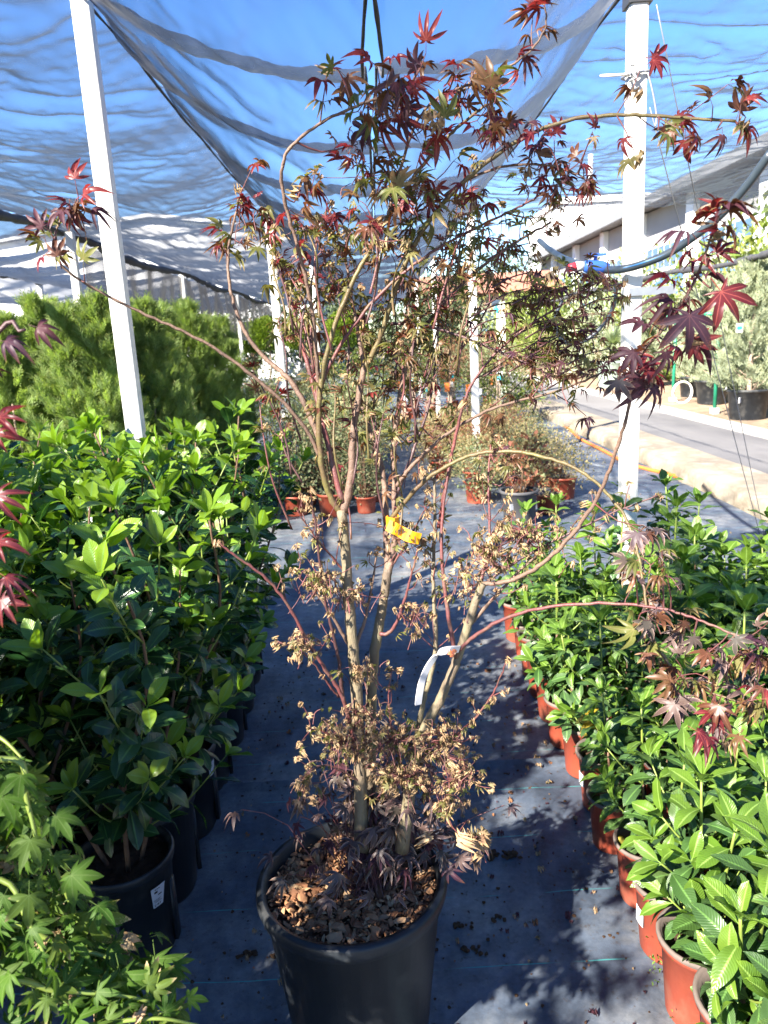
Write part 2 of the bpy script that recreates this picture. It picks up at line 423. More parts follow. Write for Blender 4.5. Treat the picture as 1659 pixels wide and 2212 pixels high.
def net_material(name, cover, tint):
    """Woven shade net: threads cover a share of the area, more of it where the cloth is seen or lit along its plane."""
    m, nt, p = new_mat(name)
    ge = N(nt, 'ShaderNodeNewGeometry')
    dp = N(nt, 'ShaderNodeVectorMath', operation='DOT_PRODUCT')
    nt.links.new(ge.outputs['Normal'], dp.inputs[0])
    nt.links.new(ge.outputs['Incoming'], dp.inputs[1])
    ab = N(nt, 'ShaderNodeMath', operation='ABSOLUTE')
    nt.links.new(dp.outputs['Value'], ab.inputs[0])
    mxm = N(nt, 'ShaderNodeMath', operation='MAXIMUM')
    nt.links.new(ab.outputs[0], mxm.inputs[0])
    mxm.inputs[1].default_value = 0.12
    inv = N(nt, 'ShaderNodeMath', operation='DIVIDE')
    inv.inputs[0].default_value = 0.50
    nt.links.new(mxm.outputs[0], inv.inputs[1])
    pw = N(nt, 'ShaderNodeMath', operation='POWER')
    pw.inputs[0].default_value = 1.0 - cover
    sq_ = N(nt, 'ShaderNodeMath', operation='POWER')
    nt.links.new(inv.outputs[0], sq_.inputs[0])
    sq_.inputs[1].default_value = 1.7
    nt.links.new(sq_.outputs[0], pw.inputs[1])
    one = N(nt, 'ShaderNodeMath', operation='SUBTRACT')
    one.inputs[0].default_value = 1.0
    nt.links.new(pw.outputs[0], one.inputs[1])
    p.inputs['Base Color'].default_value = (*tint, 1)
    p.inputs['Roughness'].default_value = 0.42
    p.inputs['Specular IOR Level'].default_value = 0.4
    tr = N(nt, 'ShaderNodeBsdfTransparent')
    tl = N(nt, 'ShaderNodeBsdfTranslucent')
    tl.inputs['Color'].default_value = (*tint, 1)
    ms0 = N(nt, 'ShaderNodeMixShader')
    ms0.inputs['Fac'].default_value = 0.35
    nt.links.new(p.outputs['BSDF'], ms0.inputs[1])
    nt.links.new(tl.outputs['BSDF'], ms0.inputs[2])
    ms = N(nt, 'ShaderNodeMixShader')
    nt.links.new(one.outputs[0], ms.inputs['Fac'])
    nt.links.new(tr.outputs['BSDF'], ms.inputs[1])
    nt.links.new(ms0.outputs['Shader'], ms.inputs[2])
    nt.links.new(ms.outputs['Shader'], nt.nodes['Material Output'].inputs['Surface'])
    return m


net_material('shade_netting', 0.46, (0.045, 0.064, 0.105))  # black netting; the blue of skylight on its threads is put into the colour
net_material('side_netting', 0.20, (0.048, 0.062, 0.090))
net_material('curtain_netting', 0.45, (0.060, 0.060, 0.064))
surf('net_hem_cloth', (0.034, 0.034, 0.038), (0.060, 0.058, 0.060), 0.6, 14, 0.6, 60)


# ------------------------------------------------------------------ mesh building
class Geo:
    """Collects vertices and faces, with two leaf attributes, and links them as ONE mesh object."""

    def __init__(self):
        self.v, self.f, self.m, self.tip, self.rim = [], [], [], [], []
        self.n = 0

    def add(self, v, f, mi=0, tip=None, rim=None):
        v = np.asarray(v, dtype=np.float64).reshape(-1, 3)
        for a in (f if isinstance(f, list) and len(f) and isinstance(f[0], np.ndarray) else [np.asarray(f)]):
            if len(a):
                self.f.append(np.asarray(a, dtype=np.int64) + self.n)
                self.m.append(np.full(len(a), mi, dtype=np.int32))
        self.v.append(v)
        z = np.zeros(len(v))
        self.tip.append(z if tip is None else np.asarray(tip, dtype=float))
        self.rim.append(z if rim is None else np.asarray(rim, dtype=float))
        self.n += len(v)
        return self

    def box(self, c, s, mi=0, rotz=0.0, taper=1.0):
        x, y, z = s[0] / 2, s[1] / 2, s[2] / 2
        v = np.array([[-x, -y, -z], [x, -y, -z], [x, y, -z], [-x, y, -z], [-x * taper, -y * taper, z], [x * taper, -y * taper, z], [x * taper, y * taper, z], [-x * taper, y * taper, z]])
        if rotz:
            cs, sn = math.cos(rotz), math.sin(rotz)
            v[:, :2] = v[:, :2] @ np.array([[cs, sn], [-sn, cs]])
        f = np.array([[0, 3, 2, 1], [4, 5, 6, 7], [0, 1, 5, 4], [1, 2, 6, 5], [2, 3, 7, 6], [3, 0, 4, 7]])
        return self.add(v + np.array(c), f, mi)

    def tube(self, pts, rad, n=6, mi=0, cap=True):
        pts = np.asarray(pts, dtype=float)
        k = len(pts)
        rad = np.broadcast_to(np.asarray(rad, dtype=float), (k,))
        t = np.gradient(pts, axis=0)
        t /= np.linalg.norm(t, axis=1)[:, None] + 1e-12
        ref = np.array([0.31, 0.27, 0.91]) if abs(t[0][2]) < 0.9 else np.array([1.0, 0.1, 0.0])
        a = np.cross(t[0], ref)
        a /= np.linalg.norm(a)
        V = []
        ang = np.arange(n) * 2 * math.pi / n
        for i in range(k):
            a = a - t[i] * np.dot(a, t[i])
            a /= np.linalg.norm(a) + 1e-12
            b = np.cross(t[i], a)
            V.append(pts[i] + rad[i] * (np.cos(ang)[:, None] * a + np.sin(ang)[:, None] * b))
        V = np.concatenate(V)
        i0 = (np.arange(k - 1)[:, None] * n + np.arange(n)).ravel()
        i1 = (np.arange(k - 1)[:, None] * n + (np.arange(n) + 1) % n).ravel()
        F = np.stack([i0, i1, i1 + n, i0 + n], 1)
        fs = [F]
        if cap:
            V = np.concatenate([V, pts[:1], pts[-1:]])
            c0, c1 = k * n, k * n + 1
            j = np.arange(n)
            fs.append(np.stack([np.full(n, c0), (j + 1) % n, j], 1))
            fs.append(np.stack([np.full(n, c1), (k - 1) * n + j, (k - 1) * n + (j + 1) % n], 1))
        return self.add(V, fs, mi)

    def lathe(self, prof, n=32, c=(0, 0, 0), mi=0, wob=0.0):
        prof = np.asarray(prof, dtype=float)
        k = len(prof)
        ang = np.arange(n) * 2 * math.pi / n
        rr = prof[:, 0][:, None] * (1 + wob * np.sin(ang * 3 + 1.0)[None, :])
        V = np.stack([rr * np.cos(ang), rr * np.sin(ang), np.broadcast_to(prof[:, 1][:, None], (k, n))], -1).reshape(-1, 3) + np.array(c)
        i0 = (np.arange(k - 1)[:, None] * n + np.arange(n)).ravel()
        i1 = (np.arange(k - 1)[:, None] * n + (np.arange(n) + 1) % n).ravel()
        return self.add(V, np.stack([i0, i1, i1 + n, i0 + n], 1), mi)

    def grid(self, P, mi=0):
        a, b = P.shape[:2]
        i = (np.arange(a - 1)[:, None] * b + np.arange(b - 1)).ravel()
        return self.add(P.reshape(-1, 3), np.stack([i, i + 1, i + b + 1, i + b], 1), mi)

    def inst(self, proto, mats4, mi=0):
        """Many transformed copies of a leaf prototype, joined."""
        mats4 = np.asarray(mats4)
        if not len(mats4):
            return self
        v, f, tip, rim = proto
        k, nv = len(mats4), len(v)
        hv = np.concatenate([v, np.ones((nv, 1))], 1)
        V = np.einsum('kij,nj->kni', mats4[:, :3, :], hv).reshape(-1, 3)
        fs = [(a[None] + (np.arange(k) * nv)[:, None, None]).reshape(-1, a.shape[1]) for a in f]
        return self.add(V, fs, mi, np.tile(tip, k), np.tile(rim, k))

    def mesh(self, name, mats, smooth=True, attrs=False):
        me = bpy.data.meshes.new(name)
        V = np.concatenate(self.v) if self.v else np.zeros((0, 3))
        me.vertices.add(len(V))
        me.vertices.foreach_set('co', V.astype(np.float32).ravel())
        tot = [a.shape[1] for a in self.f for _ in range(len(a))]
        loops = np.concatenate([a.ravel() for a in self.f])
        cnt = np.concatenate([np.full(len(a), a.shape[1]) for a in self.f])
        st = np.concatenate([[0], np.cumsum(cnt)[:-1]])
        me.loops.add(len(loops))
        me.loops.foreach_set('vertex_index', loops.astype(np.int32))
        me.polygons.add(len(cnt))
        me.polygons.foreach_set('loop_start', st.astype(np.int32))
        me.polygons.foreach_set('loop_total', cnt.astype(np.int32))
        me.polygons.foreach_set('material_index', np.concatenate(self.m).astype(np.int32))
        me.polygons.foreach_set('use_smooth', np.full(len(cnt), smooth))
        for mm in ([mats] if isinstance(mats, str) else mats):
            me.materials.append(MATS[mm])
        if attrs:
            for nm, arr in (('tip', self.tip), ('rim', self.rim)):
                at_ = me.attributes.new(nm, 'FLOAT', 'POINT')
                at_.data.foreach_set('value', np.concatenate(arr).astype(np.float32))
        me.update(calc_edges=True)
        return me


KIDS = {}


def obj(name, me, parent=None, loc=None, kind=None, mat=None, label=None):
    o = bpy.data.objects.new(name, me)
    COL.objects.link(o)
    if parent is not None:
        o.parent = parent
        KIDS.setdefault(parent.name, []).append(o)
    if mat is not None:
        o.matrix_local = mat
    elif loc is not None:
        o.location = loc
    if kind:
        o['kind'] = kind
    if label:
        o['label'] = label
    return o


def thing(name, label, cat, loc=(0, 0, 0), rotz=0.0, group=None, me=None, scale=1.0):
    o = bpy.data.objects.new(name, me)
    COL.objects.link(o)
    o.location = loc
    o.rotation_euler = (0, 0, rotz)
    o.scale = (scale,) * 3
    o['label'] = label
    o['category'] = cat
    if group:
        o['group'] = group
    return o


def copy_tree(src, loc, rotz, label, scale=1.0, group=None):
    """A copy of a thing with copies of its parts and sub-parts; mesh data shared."""
    r = src.copy()
    COL.objects.link(r)
    r.location, r.rotation_euler, r.scale = loc, (0, 0, rotz), (scale,) * 3
    r['label'] = label
    if group:
        r['group'] = group
    for ch in KIDS.get(src.name, []):
        c = ch.copy()
        COL.objects.link(c)
        c.parent = r
        for g in KIDS.get(ch.name, []):
            d = g.copy()
            COL.objects.link(d)
            d.parent = c
    return r


ORD = ['first', 'second', 'third', 'fourth', 'fifth', 'sixth', 'seventh', 'eighth', 'ninth', 'tenth', 'eleventh', 'twelfth', 'thirteenth', 'fourteenth', 'fifteenth', 'sixteenth']


def smooth_path(pts, per=6):
    """Catmull-Rom through the points."""
    P = np.asarray(pts, dtype=float)
    if len(P) < 3:
        return np.array([P[0] + (P[-1] - P[0]) * t for t in np.linspace(0, 1, per)])
    Q = np.concatenate([[2 * P[0] - P[1]], P, [2 * P[-1] - P[-2]]])
    out = []
    for i in range(1, len(Q) - 2):
        for t in np.arange(per) / per:
            a, b, c, d = Q[i - 1], Q[i], Q[i + 1], Q[i + 2]
            out.append(0.5 * (2 * b + (c - a) * t + (2 * a - 5 * b + 4 * c - d) * t * t + (3 * b - a - 3 * c + d) * t ** 3))
    out.append(P[-1])
    return np.array(out)


def vnoise(x, y, seed=0):
    """Smooth 2-D value noise in -1..1."""
    g = np.random.default_rng(seed).uniform(-1, 1, (64, 64))
    xi, yi = np.floor(x).astype(int), np.floor(y).astype(int)
    fx, fy = x - xi, y - yi
    fx, fy = fx * fx * (3 - 2 * fx), fy * fy * (3 - 2 * fy)
    G = lambda a, b: g[a % 64, b % 64]
    return (G(xi, yi) * (1 - fx) + G(xi + 1, yi) * fx) * (1 - fy) + (G(xi, yi + 1) * (1 - fx) + G(xi + 1, yi + 1) * fx) * fy


def frame(pos, ydir, up, s=1.0, roll=0.0):
    """4x4: +Y along ydir, +Z as near to up as can be, turned about Y by roll."""
    y = np.asarray(ydir, dtype=float)
    y = y / (np.linalg.norm(y) + 1e-9)
    z = np.asarray(up, dtype=float) - y * np.dot(up, y)
    if np.linalg.norm(z) < 1e-3:
        z = np.array([1.0, 0, 0]) - y * y[0]
    z /= np.linalg.norm(z) + 1e-9
    x = np.cross(y, z)
    if roll:
        c, s_ = math.cos(roll), math.sin(roll)
        x, z = x * c - z * s_, x * s_ + z * c
    m = np.eye(4)
    m[:3, 0], m[:3, 1], m[:3, 2], m[:3, 3] = x * s, y * s, z * s, pos
    return m


def rv(s=1.0):
    return rng.normal(0, s, 3)


# ------------------------------------------------------------------ leaf prototypes (+Y is outwards, +Z is the upper face, unit length)
def maple_proto(seed, droop=0.25, fold=0.18, curl=0.0, lobes=7, narrow=0.16, pet=0.42):
    r = np.random.default_rng(seed)
    A = {7: [-118, -76, -38, 0, 38, 76, 118], 5: [-86, -44, 0, 44, 86]}[lobes]
    L = {7: [0.42, 0.74, 0.93, 1.0, 0.93, 0.74, 0.42], 5: [0.66, 0.92, 1.0, 0.92, 0.66]}[lobes]
    V, F, tip, rim = [[0, 0, 0]], [], [0.0], [0.0]
    sinus = []
    for i in range(lobes + 1):
        if i == 0:
            a, rr = A[0] - 30, 0.10
        elif i == lobes:
            a, rr = A[-1] + 30, 0.10
        else:
            a, rr = (A[i - 1] + A[i]) / 2, 0.27 * (L[i - 1] + L[i]) / 2
        a = R(a)
        sinus.append(len(V))
        V.append([math.sin(a) * rr, math.cos(a) * rr, 0])
        tip.append(0.2)
        rim.append(0.8)
    for i in range(lobes):
        a = R(A[i] + r.uniform(-5, 5))
        l = L[i] * r.uniform(0.86, 1.1)
        w = narrow * l * r.uniform(0.85, 1.15)
        d, q = np.array([math.sin(a), math.cos(a), 0]), np.array([math.cos(a), -math.sin(a), 0])
        bend, tw, ld = r.normal(0, 0.06) * l, r.normal(0, 0.55), abs(r.normal(0, 0.30)) * l
        b = len(V)
        big = 0.3 < L[i] - 0.25
        rows = [(0.40, 0.95), (0.62, 1.0), (0.82, 0.62)] if L[i] > 0.6 else [(0.5, 0.9)]
        for (t, ww) in rows:
            c = d * l * t * (1 - 0.25 * ld * t) + q * bend * t * t - np.array([0, 0, ld * t * t])
            th = tw * t
            side = q * math.cos(th) + np.array([0, 0, 1]) * math.sin(th)
            up = np.array([0, 0, fold * w * ww])
            V += [c - side * w * ww + up, c, c + side * w * ww + up]
            tip += [t] * 3
            rim += [1.0, 0.0, 1.0]
        V.append(d * l * (1 - 0.25 * ld) + q * bend - np.array([0, 0, ld]))
        tip.append(1.0)
        rim.append(0.6)
        T = len(V) - 1
        sl, sr = sinus[i], sinus[i + 1]
        F += [(0, b + 1, sl), (0, sr, b + 1), (sl, b + 1, b), (sr, b + 2, b + 1)]
        for k in range(len(rows) - 1):
            p0 = b + 3 * k
            F += [(p0, p0 + 1, p0 + 4), (p0, p0 + 4, p0 + 3), (p0 + 1, p0 + 2, p0 + 5), (p0 + 1, p0 + 5, p0 + 4)]
        p0 = b + 3 * (len(rows) - 1)
        F += [(p0, p0 + 1, T), (p0 + 1, p0 + 2, T)]
    V = np.array(V, dtype=float)
    rad = np.linalg.norm(V[:, :2], axis=1)
    V[:, 2] -= droop * rad ** 2
    if curl:
        # roll each lobe inwards and crumple
        k = 1.0 / (1.0 + curl * rad)
        V[:, 2] += np.sin(rad * 6 + r.uniform(0, 6)) * 0.16 * curl * rad + r.normal(0, 0.07 * curl, len(V)) * (rad > 0.15)
        V[:, 0] *= k
        V[:, 1] *= k
    tip, rim = np.array(tip), np.array(rim)
    # stalk: three-sided, from the origin to the leaf base
    V = V + np.array([0, pet, 0])
    n = len(V)
    pr = 0.013
    S = np.array([[pr, 0, 0], [-pr * 0.5, 0, pr], [-pr * 0.5, 0, -pr], [pr, pet, -0.01], [-pr * 0.5, pet, pr - 0.01], [-pr * 0.5, pet, -pr - 0.01]])
    V = np.concatenate([V, S])
    F += [(n, n + 1, n + 4), (n, n + 4, n + 3), (n + 1, n + 2, n + 5), (n + 1, n + 5, n + 4), (n + 2, n, n + 3), (n + 2, n + 3, n + 5)]
    tip = np.concatenate([tip, np.zeros(6)])
    rim = np.concatenate([rim, np.zeros(6)])
    return V, [np.array(F)], tip, rim


def broad_proto(seed, width=0.44, obovate=0.35, arch=0.25, fold=0.22, nu=7, pet=0.10, wave=0.02, twist=0.0):
    """Simple evergreen leaf: a folded, arched blade with a short stalk."""
    r = np.random.default_rng(seed)
    us = np.linspace(0, 1, nu)
    ws = np.array([-1, -0.5, 0, 0.5, 1])
    V, tip, rim = [], [], []
    for u in us:
        x = u ** (1 + obovate)
        w = width / 2 * (math.sin(math.pi * min(1, max(0, 0.04 + 0.96 * x))) ** 0.72)
        if u == 0 or u == 1:
            w = 0.012
        for s in ws:
            th = twist * (u - 0.3)
            px, pz = s * w, abs(s) * w * fold * 2 * (1 - 0.4 * abs(s)) + wave * math.sin(u * 11 + s * 2 + seed) * abs(s)
            V.append([px * math.cos(th) - pz * math.sin(th), pet + u * (1 - 0.25 * arch * u), -arch * u * u * 0.6 + px * math.sin(th) + pz * math.cos(th)])
            tip.append(u)
            rim.append(abs(s))
    i = (np.arange(nu - 1)[:, None] * 5 + np.arange(4)).ravel()
    F4 = np.stack([i, i + 1, i + 6, i + 5], 1)
    n = len(V)
    pr = 0.016
    V += [[pr, 0, 0], [-pr, 0, 0], [-pr, pet + 0.02, 0.003], [pr, pet + 0.02, 0.003]]
    tip += [0] * 4
    rim += [0] * 4
    F4 = np.concatenate([F4, [[n, n + 3, n + 2, n + 1]]])
    return np.array(V, dtype=float), [F4], np.array(tip), np.array(rim)


def spray_proto(seed, n=7, spread=0.5, w=0.05):
    """Flat conifer spray: a main axis with forward side shoots."""
    r = np.random.default_rng(seed)
    V, F, tip, rim = [], [], [], []

    def blade(p, d, l, ww, t0):
        b = len(V)
        q = np.array([d[1], -d[0], 0.0])
        e = p + d * l + np.array([0, 0, -0.08 * l])
        mid = p + d * l * 0.55
        V.extend([p, mid + q * ww, e, mid - q * ww])
        tip.extend([t0, t0 + 0.2, 1, t0 + 0.2])
        rim.extend([0, 1, 0.5, 1])
        F.append((b, b + 1, b + 2, b + 3))
    blade(np.zeros(3), np.array([0, 1.0, 0]), 1.0, w * 1.2, 0.2)
    for k in range(n):
        t = 0.12 + 0.75 * k / n
        s = 1 if k % 2 else -1
        a = s * r.uniform(0.5, 0.9)
        d = np.array([math.sin(a), math.cos(a), r.uniform(-0.2, 0.2)])
        blade(np.array([0, t, 0.0]), d, spread * (1 - t * 0.6) * r.uniform(0.8, 1.2), w, t)
    return np.array(V, dtype=float), [np.array(F)], np.array(tip), np.array(rim)


def small_leaf_proto(seed, w=0.5):
    V = np.array([[0, 0, 0], [-w / 2, 0.5, 0.08], [0, 0.52, 0], [w / 2, 0.5, 0.08], [0, 1, -0.12]], dtype=float)
    F = [np.array([(0, 2, 1), (0, 3, 2), (1, 2, 4), (2, 3, 4)])]
    return V, F, np.array([0, .5, .5, .5, 1.0]), np.array([0, 1, 0, 1, .5])


MAPLE = [maple_proto(s, droop=d, fold=f, lobes=l, narrow=w) for s, d, f, l, w in
         ((1, .25, .6, 7, .125), (2, .5, .9, 7, .11), (3, .15, 1.0, 7, .12), (4, .7, .8, 5, .13), (5, .35, 1.3, 5, .115), (6, .9, 1.0, 7, .105))]
DRY = [maple_proto(20 + s, droop=.5, fold=1.3, curl=c, lobes=l, narrow=w, pet=.2) for s, c, l, w in ((1, .9, 5, .27), (2, 1.5, 7, .24), (3, 1.2, 5, .30), (4, 2.0, 5, .26))]
GREENM = [maple_proto(40 + s, droop=d, fold=.35, lobes=l, narrow=w) for s, d, l, w in ((1, .15, 7, .165), (2, .35, 5, .17), (3, .5, 7, .15), (4, .25, 5, .155))]
LAUREL = [broad_proto(s, w, .22, a, f, twist=t) for s, w, a, f, t in ((1, .46, .30, .18, .1), (2, .42, .15, .3, -.2), (3, .50, .5, .15, .25), (4, .40, .05, .35, 0), (5, .47, .7, .2, -.3))]
VIB = [broad_proto(10 + s, w, .25, a, f, wave=.03, twist=t) for s, w, a, f, t in ((1, .40, .35, .22, .1), (2, .36, .6, .3, -.15), (3, .44, .2, .2, .2), (4, .34, .85, .3, 0))]
SPRAY = [spray_proto(s, n=8, spread=.6, w=.026) for s in (1, 2, 3)]
SMALL = small_leaf_proto(0)


def proto_mesh(name, proto, mat):
    return Geo().add(proto[0], proto[1], 0, proto[2], proto[3]).mesh(name, mat, smooth=True, attrs=True)


LEAFMESH = {}


def leaf_mesh(fam, i, mat):
    k = (fam, i, mat)
    if k not in LEAFMESH:
        LEAFMESH[k] = proto_mesh(fam + '_leaf', FAM[fam][i], mat)
    return LEAFMESH[k]


FAM = {'maple': MAPLE, 'dry': DRY, 'greenmaple': GREENM, 'laurel': LAUREL, 'viburnum': VIB}


def joined_leaves(name, leaves):
    """leaves: (fam, i, mat, 4x4) -> one mesh with a slot per material."""
    mats = sorted({l[2] for l in leaves})
    g = Geo()
    by = {}
    for fam, i, mat, M in leaves:
        by.setdefault((fam, i, mat), []).append(M)
    for (fam, i, mat), Ms in by.items():
        g.inst(FAM[fam][i], np.array(Ms), mats.index(mat))
    return g.mesh(name, mats, smooth=True, attrs=True)


def put_leaves(parent, leaves, n_obj, rest='foliage'):
    """The n_obj leading leaves become parts of their own, the rest one part."""
    for fam, i, mat, M in leaves[:n_obj]:
        obj('leaf', leaf_mesh(fam, i, mat), parent, mat=Matrix(M.tolist()))
    if leaves[n_obj:]:
        obj(rest, joined_leaves(rest, leaves[n_obj:]), parent, kind='stuff')

# ------------------------------------------------------------------ the setting
def sheet(name, xs, ys, zf, mat, kind='structure'):
    X, Y = np.meshgrid(xs, ys, indexing='ij')
    o = obj(name, Geo().grid(np.stack([X, Y, zf(X, Y)], -1)).mesh(name, mat), kind=kind)
    return o


sheet('ground', np.array([-500., -20, 20, 500]), np.array([-300., -10, 60, 900]), lambda x, y: 0 * x - 0.02, 'earth')
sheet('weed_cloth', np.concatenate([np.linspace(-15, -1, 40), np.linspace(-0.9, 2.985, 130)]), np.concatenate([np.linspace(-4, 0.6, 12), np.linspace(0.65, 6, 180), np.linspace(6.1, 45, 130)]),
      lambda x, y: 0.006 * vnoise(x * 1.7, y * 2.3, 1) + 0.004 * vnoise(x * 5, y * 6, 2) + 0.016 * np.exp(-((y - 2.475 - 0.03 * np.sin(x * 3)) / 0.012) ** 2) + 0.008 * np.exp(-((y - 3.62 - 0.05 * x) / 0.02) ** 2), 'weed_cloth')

# kerb: a cast concrete edge with a broken, weathered face
ys = np.concatenate([np.linspace(-4, 3, 20), np.linspace(3.05, 14, 240), np.linspace(14.2, 60, 60)])
prof = [(2.995, -0.02), (2.99, 0.05), (3.005, 0.11), (3.03, 0.147), (3.30, 0.153), (3.57, 0.146)]
P = np.zeros((len(prof), len(ys), 3))
for i, (x, z) in enumerate(prof):
    P[i, :, 0] = x + (0.022 * vnoise(ys * 5, ys * 0 + i * 0.7, 5) + 0.014 * vnoise(ys * 17, ys * 0 + i, 6) if i < 4 else 0)
    P[i, :, 1] = ys
    P[i, :, 2] = z + (0.012 * vnoise(ys * 7, ys * 0 + i * 0.8, 7) if 1 < i < 5 else 0)
obj('kerb', Geo().grid(P[:, ::-1]).mesh('kerb', 'concrete'), kind='structure')
sheet('road', np.array([3.572, 4.1, 4.62]), np.linspace(-4, 120, 60), lambda x, y: 0.142 + 0.004 * vnoise(x * 2, y, 3), 'asphalt')
g = Geo()
for k in range(40):
    g.box((4.79, -3 + k * 1.6, 0.07), (0.335, 1.585, 0.19))
obj('kerb_strip', g.mesh('kerb_strip', 'white_kerb', smooth=False), kind='structure')
sheet('sandy_bed', np.linspace(4.965, 40, 60), np.linspace(-4, 120, 120), lambda x, y: 0.145 + 0.03 * vnoise(x * 1.3, y * 1.3, 4), 'sandy_soil')

# crumbs, twigs and leaf scraps on the cloth
leaves = []
for _ in range(900):
    x, y = rng.uniform(-0.6, 2.6), rng.uniform(1.0, 7.0) ** 1.0
    if rng.random() < 0.5:
        x, y = rng.uniform(-0.55, 0.6), rng.uniform(1.0, 3.4)
    leaves.append(('dry', int(rng.integers(4)), ['maple_dry', 'bark_chip', 'maple_plum'][int(rng.integers(3))], frame((x, y, 0.008), rv() * [1, 1, 0.1], (0, 0, 1) + rv(0.3), rng.choice([0.008, 0.012, 0.02, 0.03], p=[.4, .3, .2, .1]))))
for px, py in ((1162, 1632), (1160, 1655), (1135, 1575), (1170, 1870), (1128, 1540)):
    leaves.append(('dry', int(rng.integers(4)), 'maple_dry', frame(gnd(px, py, 0.012), rv() * [1, 1, 0.1], (0, 0, 1) + rv(0.25), 0.03)))
obj('leaf_litter', joined_leaves('leaf_litter', leaves), kind='stuff')
g = Geo()


def lump(c, r, seed=0, flat=0.6):
    rr = np.random.default_rng(seed)
    t = (1 + 5 ** .5) / 2
    v = np.array([[-1, t, 0], [1, t, 0], [-1, -t, 0], [1, -t, 0], [0, -1, t], [0, 1, t], [0, -1, -t], [0, 1, -t], [t, 0, -1], [t, 0, 1], [-t, 0, -1], [-t, 0, 1]]) / 1.9
    f = np.array([[0, 11, 5], [0, 5, 1], [0, 1, 7], [0, 7, 10], [0, 10, 11], [1, 5, 9], [5, 11, 4], [11, 10, 2], [10, 7, 6], [7, 1, 8], [3, 9, 4], [3, 4, 2], [3, 2, 6], [3, 6, 8], [3, 8, 9], [4, 9, 5], [2, 4, 11], [6, 2, 10], [8, 6, 7], [9, 8, 1]])
    return v * r * rr.uniform(0.55, 1.25, (12, 1)) * np.array([1, 1, flat]) + np.array(c), f


clods = [(1062, 1851, .016), (1105, 1853, .014), (1095, 1845, .018), (1018, 2052, .012), (1040, 2058, .010), (1098, 1672, .008), (680, 2110, .012), (1074, 1986, .010), (1000, 2000, .012), (540, 2060, .013), (590, 2065, .010), (775, 1545, .012), (700, 1500, .008), (1060, 1450, .010)]
for i, (px, py, r) in enumerate(clods):
    c = gnd(px, py)
    for k in range(7):
        v, f = lump((c[0] + rng.normal(0, r), c[1] + rng.normal(0, r * .6), r * 0.3), r * rng.uniform(.3, .9), i * 10 + k)
        g.add(v, f)
for k in range(520):
    v, f = lump((rng.uniform(-0.6, 0.6), rng.uniform(1.0, 3.6), 0.004), rng.choice([.003, .004, .006]), 500 + k)
    g.add(v, f)
obj('soil_crumbs', g.mesh('soil_crumbs', 'potting_soil', smooth=False), kind='stuff')


# ------------------------------------------------------------------ posts
def make_post(name, label, x, y, h, w=0.076, cap=True, lean=0.0, group='white posts carrying the shade nets', rot=0.0):
    t = thing(name, label, 'post', (x, y, 0), rot, group)
    g = Geo()
    b = 0.012
    hw = w / 2
    ring = np.array([[-hw + b, -hw], [hw - b, -hw], [hw - b * .3, -hw + b * .3], [hw, -hw + b], [hw, hw - b], [hw - b, hw], [-hw + b, hw], [-hw, hw - b], [-hw, -hw + b], [-hw + b * .3, -hw + b * .3]])
    zs = np.linspace(-0.02, h, 14)
    P = np.zeros((14, 11, 3))
    for i, z in enumerate(zs):
        P[i, :, :2] = np.concatenate([ring, ring[:1]]) + np.array([lean * z, 0])
        P[i, :, 2] = z
    g.grid(P[:, ::-1])
    obj('shaft', g.mesh('shaft', 'white_paint', smooth=False), t)
    if cap:
        g = Geo()
        g.box((lean * h, 0, h + 0.012), (w * 1.28, w * 1.28, 0.07))
        g.box((lean * h, 0, h + 0.055), (w * 0.7, w * 1.9, 0.018))
        obj('cap', g.mesh('cap', 'dark_metal', smooth=False), t)
    return t


make_post('net_post', 'thick white square post standing behind the dark green laurels on the left', -1.10, 3.42, 3.15, rot=0.06)
post_r = make_post('net_post', 'thick white square post with a tied ring and drooping water pipe on the right', 1.145, 3.45, 2.84, rot=-0.03)
for (x, y, h, lab) in ((-1.03, 8.35, 2.90, 'white post seen through the left side of the maple crown'),
                       (1.12, 8.75, 2.86, 'white post seen through the maple crown just left of the pale green stake'),
                       (1.13, 14.3, 2.95, 'thin white post far down the path, second beyond the maple on the right side'),
                       (1.13, 20.0, 2.95, 'thinnest white post at the far end of the right hand line'),
                       (-1.05, 14.1, 2.92, 'thin white post far down the path right of the clipped globe trees'),
                       (-3.17, 8.5, 2.86, 'white post behind the conifer hedge left of the thick left post'),
                       (-3.40, 14.2, 2.92, 'white post behind the hedge in front of the hanging grey netting'),
                       (-3.45, 20.0, 2.92, 'thin white post at the far end of the hanging grey netting'),
                       (-5.75, 13.7, 2.80, 'thin white post at the far left before the white shed')):
    make_post('net_post', lab, x, y, h, w=0.085)

# bracket on the right post
c = at(1400, 628, 3.37)
g = Geo().box((0, 0, 0), (0.20, 0.008, 0.034))
g.box((-0.085, 0.052, 0), (0.010, 0.11, 0.034))
o = obj('bracket', g.mesh('bracket', 'zinc', smooth=False), post_r, loc=(c[0] - 1.145 + 0.03, -0.050, c[2]))

# ------------------------------------------------------------------ shade nets
LX = [-8.2, -5.8, -3.32, -1.08, 1.13, 5.25]


